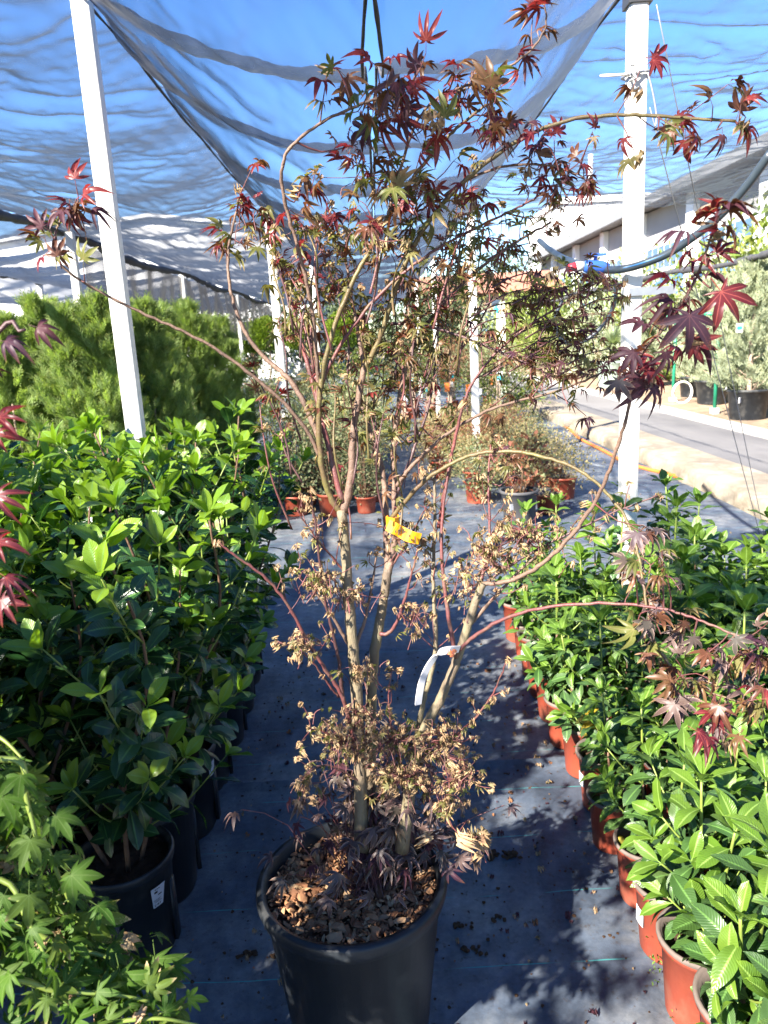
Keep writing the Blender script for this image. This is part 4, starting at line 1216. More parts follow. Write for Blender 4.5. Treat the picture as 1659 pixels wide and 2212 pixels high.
def sprout(path, style, start, dens, twigs, leaves, spacing=0.042, tl=(0.04, 0.13), k=1.0):
    """Opposite twig pairs with leaf pairs along the outer part of a stem."""
    seg = np.linalg.norm(np.diff(path, axis=0), axis=1)
    s = np.concatenate([[0], np.cumsum(seg)])
    tot = s[-1]
    pos = start * tot
    flip = rng.uniform(0, 3.14)
    while pos < tot - 0.005:
        j = min(len(path) - 2, int(np.searchsorted(s, pos) - 1) if pos > 0 else 0)
        p = path[j] + (path[j + 1] - path[j]) * ((pos - s[j]) / max(seg[j], 1e-6))
        t = (path[j + 1] - path[j]) / max(seg[j], 1e-6)
        flip += 1.57
        a = np.cross(t, [0.2, 0.3, 0.9])
        a /= np.linalg.norm(a) + 1e-9
        b = np.cross(t, a)
        side = a * math.cos(flip) + b * math.sin(flip)
        for sg in (1, -1):
            if rng.random() > dens * (.62 if style in ('mid', 'right') else 1):
                continue
            d = t * 0.7 + sg * side * rng.uniform(0.6, 1.1) + np.array([0, 0, 0.15]) + rv(0.15)
            d /= np.linalg.norm(d)
            if rng.random() < 0.30:
                leaves.append(leaf_at(p, d, style, k))
                continue
            L = rng.uniform(*tl) * (0.6 + 0.4 * (1 - pos / tot))
            q1 = p + d * L * 0.55 + rv(0.004)
            q2 = p + d * L + np.array([0, 0, 0.012]) + rv(0.006)
            twigs.append(([p, q1, q2], [0.0013, 0.0010, 0.0007]))
            sd = np.cross(d, rv())
            sd /= np.linalg.norm(sd) + 1e-9
            for q, kk in ((q1, 0.9), (q2, 1.0)):
                for s2 in (1, -1):
                    if rng.random() < 0.86:
                        leaves.append(leaf_at(q, d * 0.5 + s2 * sd * 0.8, style, k * kk))
            if rng.random() < 0.6:
                leaves.append(leaf_at(q2, d, style, k * 1.05))
        pos += spacing * rng.uniform(0.7, 1.3)
    t = path[-1] - path[-3]
    t /= np.linalg.norm(t) + 1e-9
    for _ in range(5 if style in ('red', 'arch', 'spray', 'tuft', 'top') else 3):
        leaves.append(leaf_at(path[-1], t + rv(0.6), style, k))


twigs, leaves, NODES = [], [], []
for (nm, bark, ya, yb, ra, rb, style, start, dens, pts) in ST:
    n = len(pts)
    cum = np.concatenate([[0], np.cumsum(np.linalg.norm(np.diff(np.array(pts, dtype=float), axis=0), axis=1))])
    P3 = np.array([at(px, py, ya + (yb - ya) * (c / cum[-1]) + (rng.normal(0, 0.002) if 0 < i < n - 1 else 0)) for i, ((px, py), c) in enumerate(zip(pts, cum))]) - B0
    for _ in range(2):
        P3[1:-1] = 0.25 * P3[:-2] + 0.5 * P3[1:-1] + 0.25 * P3[2:]
    path = smooth_path(P3, 4)
    path[1:-1] += rng.normal(0, 0.0006, (len(path) - 2, 3))
    f = np.linspace(0, 1, len(path))
    rad = (ra + (rb - ra) * f ** 0.8) * 0.001 * 0.90
    node = 1 + 0.16 * (np.arange(len(path)) % 4 == 0)       # swollen joints
    if nm == 'trunk':
        rad = rad * (1 + 0.25 * np.exp(-f / 0.05)) * (1 + 0.05 * vnoise(f * 14, f * 0, n))
        node = 1
    NODES.append(path)
    obj(nm, Geo().tube(path, rad * node, 10 if nm == 'trunk' else 7).mesh(nm, bark), maple)
    if style:
        sprout(path, style, start, dens, twigs, leaves, k=1.0, spacing=0.034 if style in ('mid', 'right', 'low') else 0.042,
               tl=(0.03, 0.085) if style in ('red', 'spray', 'low', 'droop', 'bare') else (0.04, 0.13))


# fine upright side stems through the crown
for k in range(46):
    px, py = rng.uniform(610, 1010), rng.uniform(620, 1180)
    if px > 900:
        py = rng.uniform(640, 900)
    Y = 1.44 + rng.normal(0, .07)
    L = rng.uniform(130, 300)
    dx = (px - 800) * rng.uniform(.15, .5) + rng.normal(0, 25)
    P3 = np.array([at(px + dx * f + 10 * math.sin(f * 5 + k), py - L * f, Y + (.10 * f) * rng.normal(0, .6)) for f in (0, .35, .7, 1)]) - B0
    path = smooth_path(P3, 4)
    obj('branch', Geo().tube(path, np.linspace(.0024, .0011, len(path)), 5).mesh('branch', ('maple_stem_red', 'maple_stem_dark', 'maple_stem_olive')[k % 3]), maple)
    sprout(path, 'low' if py - L > 980 else 'mid', .35, .50, twigs, leaves, spacing=.040, tl=(.02, .06), k=.85)
for k in range(22):
    px, py = rng.uniform(1000, 1260), rng.uniform(560, 860)
    P3 = np.array([at(px + 90 * f, py - 60 * f + 25 * f * f, 1.36 + rng.normal(0, .01) + .04 * f) for f in (0, .5, 1)]) - B0
    path = smooth_path(P3, 4)
    obj('branch', Geo().tube(path, np.linspace(.0018, .0010, len(path)), 5).mesh('branch', 'maple_stem_dark'), maple)
    sprout(path, 'right', .1, .5, twigs, leaves, spacing=.03, tl=(.02, .05), k=.85)

NODES = np.concatenate(NODES)


def join_twig(p, r=0.0011, far=0.22):
    """A thin twig from the nearest lower stem to p."""
    d = np.linalg.norm(NODES - p, axis=1) + np.where(NODES[:, 2] > p[2] + 0.01, 0.06, 0)
    q = NODES[int(np.argmin(d))]
    if np.linalg.norm(q - p) < far:
        twigs.append(([q, q * .45 + p * .55 + np.array([0, 0, -.012]) + rv(.004), p], [r * 1.5, r, r * .7]))


# thick tufts the photograph shows: pixel, depth, spread in px, leaves, habit, size factor
for (px, py, Y, sx_, sy_, cnt, st, k) in [
    (835, 175, 1.22, 45, 70, 9, 'red', 1.5), (850, 250, 1.22, 30, 45, 6, 'spray', 1.15), (910, 140, 1.24, 40, 40, 6, 'red', 1.15), (735, 160, 1.25, 30, 30, 3, 'arch', 1.0),
    (1060, 190, 1.26, 40, 40, 5, 'top', 1.25), (945, 260, 1.28, 40, 40, 6, 'top', 1.2), (1110, 265, 1.28, 70, 45, 18, 'red', 1.0), (1090, 290, 1.3, 50, 30, 8, 'red', 1.0),
    (760, 315, 1.32, 60, 40, 12, 'red', .9), (800, 380, 1.36, 90, 60, 22, 'top', .95), (880, 420, 1.34, 80, 70, 16, 'top', 1.05), (1010, 400, 1.36, 50, 35, 9, 'red', 1.0),
    (650, 410, 1.34, 30, 40, 6, 'arch', 1.0), (1050, 440, 1.36, 35, 20, 5, 'mid', 1.2), (1200, 400, 1.33, 70, 45, 30, 'red', .72), (1180, 460, 1.33, 60, 30, 16, 'right', .85),
    (700, 480, 1.42, 110, 60, 26, 'top', .85), (840, 520, 1.42, 110, 70, 34, 'mid', 1.0), (620, 570, 1.44, 60, 60, 18, 'mid', .95), (520, 520, 1.45, 50, 60, 12, 'top', .8), (520, 440, 1.44, 40, 20, 10, 'red', .7),
    (740, 620, 1.48, 130, 70, 46, 'mid', 1.0), (880, 650, 1.48, 110, 80, 46, 'mid', .95), (680, 700, 1.5, 100, 60, 22, 'mid', .95), (840, 760, 1.52, 130, 60, 38, 'mid', .9), (960, 600, 1.42, 90, 60, 24, 'right', .9),
    (1010, 640, 1.42, 90, 50, 24, 'right', .85), (1180, 620, 1.36, 110, 45, 46, 'right', .8), (1270, 590, 1.34, 60, 30, 22, 'right', .8), (1230, 690, 1.34, 90, 40, 34, 'right', .85), (1120, 550, 1.38, 60, 30, 14, 'right', .85),
    (1200, 790, 1.32, 90, 40, 40, 'right', .85), (1300, 790, 1.26, 60, 40, 22, 'right', .95), (1130, 770, 1.38, 50, 25, 12, 'mid', .9), (1370, 770, 1.2, 50, 40, 14, 'spray', .8),
    (900, 860, 1.52, 90, 60, 28, 'mid', .9), (960, 930, 1.5, 110, 60, 26, 'mid', .85), (1080, 980, 1.42, 90, 50, 24, 'right', .85), (880, 940, 1.52, 60, 60, 14, 'mid', .8), (760, 1000, 1.48, 50, 70, 10, 'mid', .8),
    (1100, 1030, 1.40, 60, 40, 14, 'right', .8), (1130, 1150, 1.36, 90, 60, 30, 'low', 1.1), (1060, 1200, 1.38, 70, 70, 26, 'low', 1.1), (1000, 1250, 1.40, 60, 60, 16, 'low', 1.0),
    (690, 1255, 1.40, 55, 35, 26, 'low', .85), (760, 1280, 1.42, 50, 30, 18, 'low', .8), (860, 1150, 1.46, 60, 60, 14, 'low', .9), (900, 1330, 1.44, 50, 40, 12, 'low', 1.0), (650, 1390, 1.36, 45, 25, 14, 'low', .9), (780, 1450, 1.38, 40, 18, 10, 'low', 1.2),
    (740, 1600, 1.38, 60, 50, 34, 'low', .95), (850, 1600, 1.38, 80, 60, 54, 'low', .95), (960, 1600, 1.36, 60, 50, 36, 'low', .95), (990, 1680, 1.34, 45, 50, 26, 'low', 1.0), (870, 1680, 1.36, 80, 40, 44, 'low', 1.05), (780, 1540, 1.4, 60, 30, 16, 'low', .9),
    (1035, 1815, 1.28, 14, 16, 4, 'tuft', 1.0), (960, 1740, 1.32, 30, 30, 14, 'low', 1.1), (660, 1690, 1.36, 22, 30, 10, 'low', .9),
    (1400, 1330, 1.08, 30, 40, 4, 'droop', 1.1), (1430, 1190, 1.12, 50, 40, 6, 'droop', .8), (1440, 1240, 1.12, 30, 30, 3, 'droop', .8), (1530, 1400, 1.06, 50, 40, 6, 'droop', 1.0), (1470, 1460, 1.06, 60, 40, 8, 'droop', 1.0),
    (1540, 1560, 1.0, 60, 50, 7, 'spray', 1.0), (1630, 1500, 1.0, 30, 40, 6, 'red', 1.0), (1620, 1400, 1.02, 40, 30, 5, 'spray', .9)]:
    c0 = at(px, py, Y) - B0
    join_twig(c0, .0013)
    for _ in range(int(round(cnt * {'low': 3.2, 'mid': .62, 'right': .46, 'top': .85, 'red': .7}.get(st, 1)))):
        p = at(px + rng.normal(0, sx_ * .5), py + rng.normal(0, sy_ * .5), Y + rng.normal(0, 0.035)) - B0
        d = rv() * np.array([1, 1, .5])
        d /= np.linalg.norm(d)
        leaves.append(leaf_at(p, d, st, k))
        if rng.random() < 0.4:
            twigs.append(([c0, c0 * .5 + p * .5 + rv(.006), p], [.0009, .0008, .0006]))
        elif rng.random() < 0.5:
            twigs.append(([p, p - d * 0.012 + np.array([0, 0, -0.010]) + rv(.003), p - d * 0.02 + np.array([0, 0, -0.028]) + rv(.005)], [0.0007, 0.0009, 0.0011]))
# skirt of dusky leaves over the tub
for _ in range(290):
    a, r, h = rng.uniform(0, 6.28), abs(rng.normal(0, 0.080)), rng.uniform(0.42, 0.63)
    p = np.array([0.060 + r * math.cos(a) * 1.2, 0.03 + r * math.sin(a) * 0.9, h])
    d = np.array([math.cos(a), math.sin(a) - 0.3, 0.1])
    leaves.append(leaf_at(p, d, 'base', 1.15, hang=0.8))
    if rng.random() < .5:
        twigs.append(([p, p * [.6, .6, .9] + rv(.01), np.array([0.03, -0.02, 0.37]) + rv(.02)], [0.0008, 0.001, 0.0013]))
# individual large leaves that stand out: pixel, depth, radius, material, direction, which shape
for (px, py, Y, s, mat, d, i) in [
    (1535, 600, 1.02, .062, 'maple_red', (.5, -.3, -.8), 0), (1490, 640, 1.01, .066, 'maple_plum', (-.05, -.2, -1), 0), (1465, 610, 1.03, .040, 'maple_red', (-.5, -.2, .2), 4), (1530, 560, 1.03, .036, 'maple_red', (.6, -.1, .5), 1),
    (1548, 470, 1.03, .030, 'maple_red', (0, 0, 1), 3), (1410, 700, 1.05, .042, 'maple_plum', (-.8, -.2, .1), 2), (1430, 740, 1.05, .040, 'maple_plum', (.3, -.2, -.9), 1), (1385, 745, 1.06, .040, 'maple_plum', (-.6, -.2, -.5), 0), (1340, 800, 1.1, .040, 'maple_margined', (-.2, -.2, -1), 0), (1395, 820, 1.1, .044, 'maple_plum', (.6, -.2, -.7), 5),
    (1385, 1135, 1.12, .040, 'maple_margined', (-.5, -.4, -.6), 0), (1400, 1320, 1.06, .044, 'maple_margined', (-.2, -.3, -.6), 2), (1365, 1210, 1.1, .030, 'maple_margined', (-.9, -.3, .1), 0), (1490, 1360, 1.05, .034, 'maple_margined', (.2, -.3, -.8), 0), (1560, 1500, 1.0, .048, 'maple_bronze', (-.4, -.4, -.7), 1), (1470, 1500, 1.02, .046, 'maple_margined', (-.6, -.3, -.8), 1),
    (850, 150, 1.2, .054, 'maple_plum', (.1, -.3, -1), 1), (815, 145, 1.2, .042, 'maple_red', (-.3, -.3, .2), 4), (920, 115, 1.22, .044, 'maple_red', (0, -.3, .5), 5), (1060, 215, 1.25, .052, 'maple_bronze', (0, -.3, 1), 0), (960, 280, 1.26, .048, 'maple_olive', (0, -.3, .6), 0), (855, 430, 1.32, .050, 'maple_dry', (.2, -.4, .9), 0),
    (150, 440, 1.27, .046, 'maple_plum', (-.3, -.4, -.4), 2), (165, 430, 1.27, .044, 'maple_red', (.6, -.3, .2), 4), (150, 430, 1.28, .040, 'maple_bronze', (.4, -.2, -.6), 1), (110, 500, 1.27, .040, 'maple_plum', (-.7, -.2, .5), 1), (180, 580, 1.27, .042, 'maple_olive', (.2, -.3, .7), 0), (130, 570, 1.28, .036, 'maple_bronze', (-.1, -.3, .9), 3), (165, 405, 1.28, .036, 'maple_red', (0, -.2, 1), 3), (185, 450, 1.28, .038, 'maple_plum', (.8, -.2, -.1), 5),
    (1420, 280, 1.25, .036, 'maple_olive', (.5, -.3, -.4), 1), (1540, 230, 1.24, .036, 'maple_bronze', (-.3, -.2, .5), 4), (1600, 225, 1.24, .032, 'maple_red', (.6, -.1, .4), 1), (1500, 280, 1.24, .030, 'maple_bronze', (.2, -.2, -1), 1), (1560, 275, 1.24, .034, 'maple_plum', (0, -.2, -1), 5), (1280, 285, 1.26, .020, 'maple_dry', (.2, -.1, -1), 4)]:
    d = np.array(d, dtype=float)
    join_twig(at(px, py, Y) - B0)
    leaves.insert(0, ('maple', i, mat, frame(at(px, py, Y) - B0, d, np.array([0, -0.75, 0.65]) + rv(.2), s * .88, rng.normal(0, .2))))
lead, rest = leaves[:40], leaves[40:]
order = np.argsort([-np.linalg.norm(l[3][:3, 0]) for l in rest])
put_leaves(maple, lead + [rest[i] for i in order], 300)
g = Geo()
for pts, rad in twigs:
    g.tube(smooth_path(pts, 2), np.interp(np.linspace(0, 1, 5), [0, .5, 1], rad), 4, cap=False)
obj('twigs', g.mesh('twigs', 'maple_stem_red'), maple, kind='stuff')
print('maple leaves', len(leaves), 'twigs', len(twigs))


# tags tied to the maple
def strip(pts, width, wdir, th=0.0012):
    """A thin bent strip with real thickness."""
    P = smooth_path(pts, 5)
    g = Geo()
    t = np.gradient(P, axis=0)
    w = np.asarray(wdir, dtype=float)
    rows = []
    for i in range(len(P)):
        ti = t[i] / np.linalg.norm(t[i])
        wi = w - ti * np.dot(w, ti)
        wi /= np.linalg.norm(wi)
        ni = np.cross(ti, wi)
        rows.append([P[i] - wi * width / 2 + ni * th, P[i] + wi * width / 2 + ni * th, P[i] + wi * width / 2 - ni * th, P[i] - wi * width / 2 - ni * th, P[i] - wi * width / 2 + ni * th])
    g.grid(np.array(rows))
    return g, P


tagbase = at(838, 1130, 1.40)
T = lambda px, py, Y: at(px, py, Y) - tagbase
tag = thing('plant_tag', 'orange yellow plastic loop tag tied round the middle stem of the maple', 'plant tag', tagbase)
g, _ = strip([T(838, 1125, 1.44), T(836, 1128, 1.40), T(850, 1131, 1.385), T(861, 1128, 1.40), T(860, 1122, 1.45)], 0.021, (0, 0.1, 1))
obj('loop', g.mesh('loop', 'orange_tag', smooth=False), tag)
g, P = strip([T(838, 1134, 1.386), T(852, 1141, 1.379), T(868, 1150, 1.386), T(886, 1159, 1.375), T(907, 1164, 1.384)], 0.022, (0.45, 0.1, 1))
fl = obj('flap', g.mesh('flap', 'orange_tag', smooth=False), tag)
g = Geo()
for k in range(9):
    f = 0.28 + 0.66 * k / 9
    c = P[int(f * (len(P) - 1))]
    g.box(c + np.array([0.002, -0.0032, rng.uniform(-.006, .004)]), (0.0022, 0.0008, rng.uniform(.005, .013)), 0)
obj('print', g.mesh('print', 'tag_ink', smooth=False), fl)

pb = at(965, 1405, 1.33)
T = lambda px, py, Y: at(px, py, Y) - pb
tag = thing('paper_label', 'curled white paper label with an orange print hanging from the right maple stem', 'plant tag', pb)
g, P = strip([T(992, 1402, 1.345), T(968, 1404, 1.33), T(945, 1414, 1.325), T(925, 1440, 1.32), T(912, 1470, 1.318), T(906, 1500, 1.318), T(903, 1522, 1.32)], 0.014, (0.8, 0.35, 0.45))
st = obj('strip', g.mesh('strip', 'paper_white', smooth=False), tag)
g = Geo()
for k, (px, py) in enumerate(((972, 1409), (982, 1404), (976, 1415))):
    v, f = lump(T(px, py, 1.326), 0.0055, k, 0.9)
    g.add(v * [1, .25, 1] + [0, T(px, py, 1.322)[1] * .75, 0], f)
obj('print', g.mesh('print', 'label_orange', smooth=False), st)

# ------------------------------------------------------------------ evergreen shrubs in black tubs, left
def stem_leaves(path, leaves, fam, mats, size, start, gap, flare, opposite=False, tuft=5, young=0.25, side0=0.0):
    """Leaves up a stem: spreading low down, upright and pale in the tuft at the top."""
    seg = np.linalg.norm(np.diff(path, axis=0), axis=1)
    s = np.concatenate([[0], np.cumsum(seg)])
    tot, pos, ang = s[-1], start * s[-1], side0
    while pos < tot:
        j = min(len(path) - 2, max(0, int(np.searchsorted(s, pos) - 1)))
        p = path[j] + (path[j + 1] - path[j]) * ((pos - s[j]) / max(seg[j], 1e-6))
        t = (path[j + 1] - path[j]) / max(seg[j], 1e-6)
        a = np.cross(t, [0.3, 0.1, 0.2])
        a /= np.linalg.norm(a)
        b = np.cross(t, a)
        ang += 1.571 if opposite else 2.4
        f = pos / tot
        for q in ((0, math.pi) if opposite else (0,)):
            if rng.random() < 0.06:
                continue
            sd = a * math.cos(ang + q) + b * math.sin(ang + q)
            lift = flare + 0.75 * max(0, f - 0.55)
            y = sd + t * lift + rv(0.16) + np.array([0, 0, -0.12 * rng.random() * (1 - f)])
            up = t + rv(0.22) + np.array([0, 0, 0.4])
            mat = mats[1] if f > 1 - young and rng.random() < 0.8 else mats[0]
            leaves.append((fam, int(rng.integers(len(FAM[fam]))), mat, frame(p, y, up, size * rng.uniform(0.72, 1.12) * (1 if f < .8 else .92), rng.normal(0, .25))))
        pos += gap * rng.uniform(0.75, 1.3)
    t = path[-1] - path[-2]
    t /= np.linalg.norm(t)
    a = np.cross(t, [0.3, 0.1, 0.2])
    a /= np.linalg.norm(a)
    b = np.cross(t, a)
    for k in range(tuft):
        an = ang + k * 2.4
        sd = a * math.cos(an) + b * math.sin(an)
        y = sd * rng.uniform(0.4, 0.9) + t * rng.uniform(0.6, 1.2)
        leaves.append((fam, int(rng.integers(len(FAM[fam]))), mats[1], frame(path[-1], y, t - sd * 0.2 + rv(.1), size * rng.uniform(0.6, 0.95), rng.normal(0, .2))))


POT_L = pot_mesh(0.132, 0.108, 0.305, rim=0.006, n=40, ribs=4)
SOIL_L = soil_mesh(0.124, 0.272, 5, 0.007)


def laurel_proto(i):
    leaves, g, g2 = [], Geo(), Geo()
    for k in range(4):
        a = k * 1.75 + i + rng.uniform(-.3, .3)
        h = rng.uniform(0.78, 0.98)
        lean = rng.uniform(.10, .24)
        base = np.array([0.045 * math.cos(a), 0.045 * math.sin(a), 0.268])
        path = smooth_path([base, base + [lean * .5 * math.cos(a), lean * .5 * math.sin(a), h * .33], base + [lean * math.cos(a + .3), lean * math.sin(a + .3), h * .68], base + np.array([lean * 1.2 * math.cos(a), lean * 1.2 * math.sin(a), h])], 5)
        g.tube(path, np.linspace(.007, .0026, len(path)), 6)
        stem_leaves(path, leaves, 'laurel', ('laurel_leaf', 'laurel_new_leaf'), 0.096, 0.12, 0.028, 0.40, tuft=6, young=.12, side0=i + k)
        for q_ in range(9):
            j = int(rng.integers(2, len(path) - 3)) if q_ > 1 else int(rng.integers(1, 5))
            an = rng.uniform(0, 6.28) if q_ > 1 else a + rng.normal(0, .6)
            L = rng.uniform(.12, .27) if q_ > 1 else rng.uniform(.18, .30)
            d = np.array([math.cos(an) * .8, math.sin(an) * .8, .75 if q_ > 1 else .45])
            sp = smooth_path([path[j], path[j] + d * L * .5, path[j] + d * L + [0, 0, .05]], 4)
            g2.tube(sp, np.linspace(.0028, .0018, len(sp)), 5)
            stem_leaves(sp, leaves, 'laurel', ('laurel_leaf', 'laurel_new_leaf'), 0.088, 0.18, 0.025, 0.45, tuft=4, young=.30 if path[j][2] > .85 else .0)
    return leaves, g.mesh('stem', 'brown_stem'), g2.mesh('shoots', 'green_stem')


protos = []
for i in range(4):
    leaves, ms, msh = laurel_proto(i)
    # leaves on the outside of the bush first
    leaves.sort(key=lambda l: -(math.hypot(l[3][0, 3], l[3][1, 3]) + 0.35 * l[3][2, 3] + rng.uniform(0, .12)))
    protos.append((leaves, ms, msh))
JOINED = {}


def joined_cached(key, name, leaves):
    if key not in JOINED:
        JOINED[key] = joined_leaves(name, leaves)
    return JOINED[key]


def potted(name, label, cat, loc, rotz, group, pot, soil, proto, key, n_obj, scale=1.0):
    t = thing(name, label, cat, loc, rotz, group, scale=scale)
    obj('pot', pot, t)
    obj('soil', soil, t)
    leaves, ms, msh = proto
    obj('stem', ms, t)
    if msh is not None:
        obj('shoot', msh, t, kind='stuff')
    for fam, i, mat, M in leaves[:n_obj]:
        obj('leaf', leaf_mesh(fam, i, mat), t, mat=Matrix(M.tolist()))
    if len(leaves) > n_obj:
        obj('foliage', joined_cached((key, n_obj), 'foliage', leaves[n_obj:]), t, kind='stuff')
    return t


LROW = ['beside the path', 'one row in', 'two rows in', 'three rows in', 'four rows in']
cnt = 0
first_laurel = None
for k in range(5):
    for j in range(7):
        x, y = -0.725 - 0.285 * k + rng.normal(0, .008), (1.71, 1.97, 2.24, 2.50, 2.78, 3.06, 3.34)[j] + rng.normal(0, .012)
        if x < -0.53 * y - 0.42 or (k and j == 0 and k > 1):
            continue
        if k == 1 and j == 6 or abs(x + 1.10) < .19 and abs(y - 3.42) < .2:
            continue
        pr = cnt % 4
        n_obj = 120 if k == 0 and j < 3 else 80 if k == 0 or j > 4 or j == 0 else 45
        lab = 'dark green glossy shrub in a black tub %s, %s from the camera' % (LROW[k], ORD[j])
        t = potted('potted_laurel', lab, 'potted shrub', (x, y, 0), rng.uniform(0, 6.28), 'dark green evergreen shrubs in black tubs on the left', POT_L, SOIL_L, protos[pr], ('laurel', pr), n_obj, rng.uniform(.94, 1.06) * (1.0 if j > 2 else .97))
        if k == 0 and j == 0:
            first_laurel = t
        if k == 0 and j == 2:
            third_laurel = t
        cnt += 1


def sticker(parent, ang, z, w, h, lines, r=0.128, tilt=0.12):
    g = Geo()
    rr = r
    a = np.linspace(-w / 2 / rr, w / 2 / rr, 7)
    zz = np.linspace(-h / 2, h / 2, 5)
    A, Z = np.meshgrid(a, zz, indexing='ij')
    taper = 1 + (Z / h) * 0.35
    rad = rr + 0.0035 + (z + Z - 0.15) * 0.085
    P = np.stack([rad * np.cos(ang + A * taper + tilt * Z * 3), rad * np.sin(ang + A * taper + tilt * Z * 3), z + Z], -1)
    g.grid(P)
    s = obj('sticker', g.mesh('sticker', 'paper_white'), parent)
    g = Geo()
    for (u, v, lw, lh) in lines:
        aa = np.linspace((u - lw / 2) * w / rr, (u + lw / 2) * w / rr, 3)
        z2 = np.linspace((v - lh / 2) * h, (v + lh / 2) * h, 2)
        A, Z = np.meshgrid(aa, z2, indexing='ij')
        rad = rr + 0.0042 + (z + Z - 0.15) * 0.085
        P = np.stack([rad * np.cos(ang + A + tilt * Z * 3), rad * np.sin(ang + A + tilt * Z * 3), z + Z], -1)
        g.grid(P)
    obj('print', g.mesh('print', 'tag_ink', smooth=False), s)


if first_laurel:
    first_laurel.rotation_euler = (0, 0, 0)
    sticker(first_laurel, -0.62, 0.225, 0.036, 0.062, [(-.25, .40, .10, .05), (-.1, .40, .10, .05), (.05, .40, .10, .05), (-.2, .26, .26, .10), (.12, .08, .3, .06), (-.1, -.12, .6, .02), (-.1, -.18, .5, .02), (0, -.24, .6, .02), (-.30, -.38, .05, .10), (-.22, -.42, .1, .02), (-.22, -.34, .1, .02), (-.08, -.38, .05, .10), (.0, -.38, .06, .10), (.14, -.34, .14, .02), (.14, -.38, .04, .10)])
    third_laurel.rotation_euler = (0, 0, 0)
    sticker(third_laurel, -0.35, 0.24, 0.026, 0.050, [(0, .2, .5, .03), (0, .1, .5, .03)])

# ------------------------------------------------------------------ young green plants in terracotta pots, right
POT_R = pot_mesh(0.088, 0.066, 0.205, rim=0.006, n=32, mats=('terracotta_plastic', 'pot_inside'), rolled=False)
g = Geo()
RIM_R = Geo().lathe([(0.0905, 0.192), (0.0950, 0.199), (0.0945, 0.207), (0.0895, 0.2085), (0.0850, 0.203)], 32).mesh('rim', 'pot_inside')
SOIL_R = soil_mesh(0.080, 0.165, 8, 0.007, 10)


def vib_proto(i):
    leaves, g, g2 = [], Geo(), Geo()
    n = 1 if i % 3 else 2
    for k in range(n):
        a = rng.uniform(0, 6.28)
        h = rng.uniform(0.36, 0.50) if k == 0 else rng.uniform(.25, .38)
        l = rng.uniform(.01, .05) if k == 0 else .07
        base = np.array([0.02 * k * math.cos(a), 0.02 * k * math.sin(a), 0.16])
        path = smooth_path([base, base + [l * .4 * math.cos(a), l * .4 * math.sin(a), h * .4], base + [l * math.cos(a), l * math.sin(a), h]], 6)
        m = len(path) // 2 + 1
        g.tube(path[:m + 1], np.linspace(.0058, .0042, m + 1), 6)
        g2.tube(path[m:], np.linspace(.0042, .0028, len(path) - m), 6)
        stem_leaves(path, leaves, 'viburnum', ('viburnum_leaf', 'viburnum_new_leaf'), 0.098, 0.06, 0.034, 0.16, opposite=True, tuft=6, young=.26, side0=i)
        for _ in range(5):
            j = int(rng.integers(1, len(path) - 4))
            an = rng.uniform(0, 6.28)
            d = np.array([math.cos(an) * .9, math.sin(an) * .9, .6])
            L = rng.uniform(.06, .15)
            sp = smooth_path([path[j], path[j] + d * L * .5, path[j] + d * L + [0, 0, .02]], 3)
            g2.tube(sp, np.linspace(.0028, .002, len(sp)), 5)
            stem_leaves(sp, leaves, 'viburnum', ('viburnum_leaf', 'viburnum_new_leaf'), 0.092, 0.30, 0.03, 0.35, opposite=True, tuft=3, young=.15)
    return leaves, g.mesh('stem', 'brown_stem'), g2.mesh('shoots', 'green_stem')


vprotos = [vib_proto(i) for i in range(7)]
RROW = ['edging the path', 'second row from the path', 'third row from the path', 'fourth row from the path', 'fifth row from the path', 'sixth row from the path', 'seventh row from the path', 'eighth row from the path']
edgeY = [1.05, 1.245, 1.43, 1.62, 1.80, 2.03, 2.22, 2.43, 2.63, 2.83, 3.03, 3.23, 3.45, 3.66]
cnt = 0
vibs = {}
for k in range(8):
    for j in range(14):
        if k == 0:
            x, y = 0.665 + rng.normal(0, .012), edgeY[j]
        else:
            x, y = 0.665 + 0.196 * k + rng.normal(0, .014), 1.08 + 0.196 * j + (0.09 if k % 2 else 0) + rng.normal(0, .014)
        if x > 0.53 * y + 0.22 + .12 or y > 3.75 or (k > 4 and y > 3.35):
            continue
        if abs(x - 1.145) < .16 and abs(y - 3.45) < .16:
            continue
        pr = (cnt * 3 + k) % 7
        n_obj = 40 if k < 2 else 26
        lab = 'bright green plant in orange pot, %s, %s from the camera' % (RROW[k], ORD[j])
        sc = rng.uniform(.80, 1.12) * (1.16 if y > 2.6 and k > 1 else 1)
        lv = vprotos[pr]
        if k == 0 and j == 6:
            yl = list(lv[0])
            for q in range(4):
                yl.insert(0, ('viburnum', q % 4, 'yellowed_leaf', frame((0, 0, .30 + .02 * q), (-1, -.5 + .2 * q, .1 - .12 * q), (0.1, -.2, 1), .10, .2)))
            lv = (yl, lv[1], lv[2])
            lab = 'young plant with drooping yellowed leaves in a terracotta coloured pot edging the path'
            pr = 99
        t = potted('potted_viburnum', lab, 'potted plant', (x, y, 0), rng.uniform(0, 6.28) if pr != 99 else 0.0, 'young green plants in terracotta coloured pots on the right', POT_R, SOIL_R, lv, ('vib', pr), n_obj, sc)
        p = KIDS[t.name][0]
        obj('rim', RIM_R, p)
        vibs[(k, j)] = t
        cnt += 1
print('viburnums', cnt)
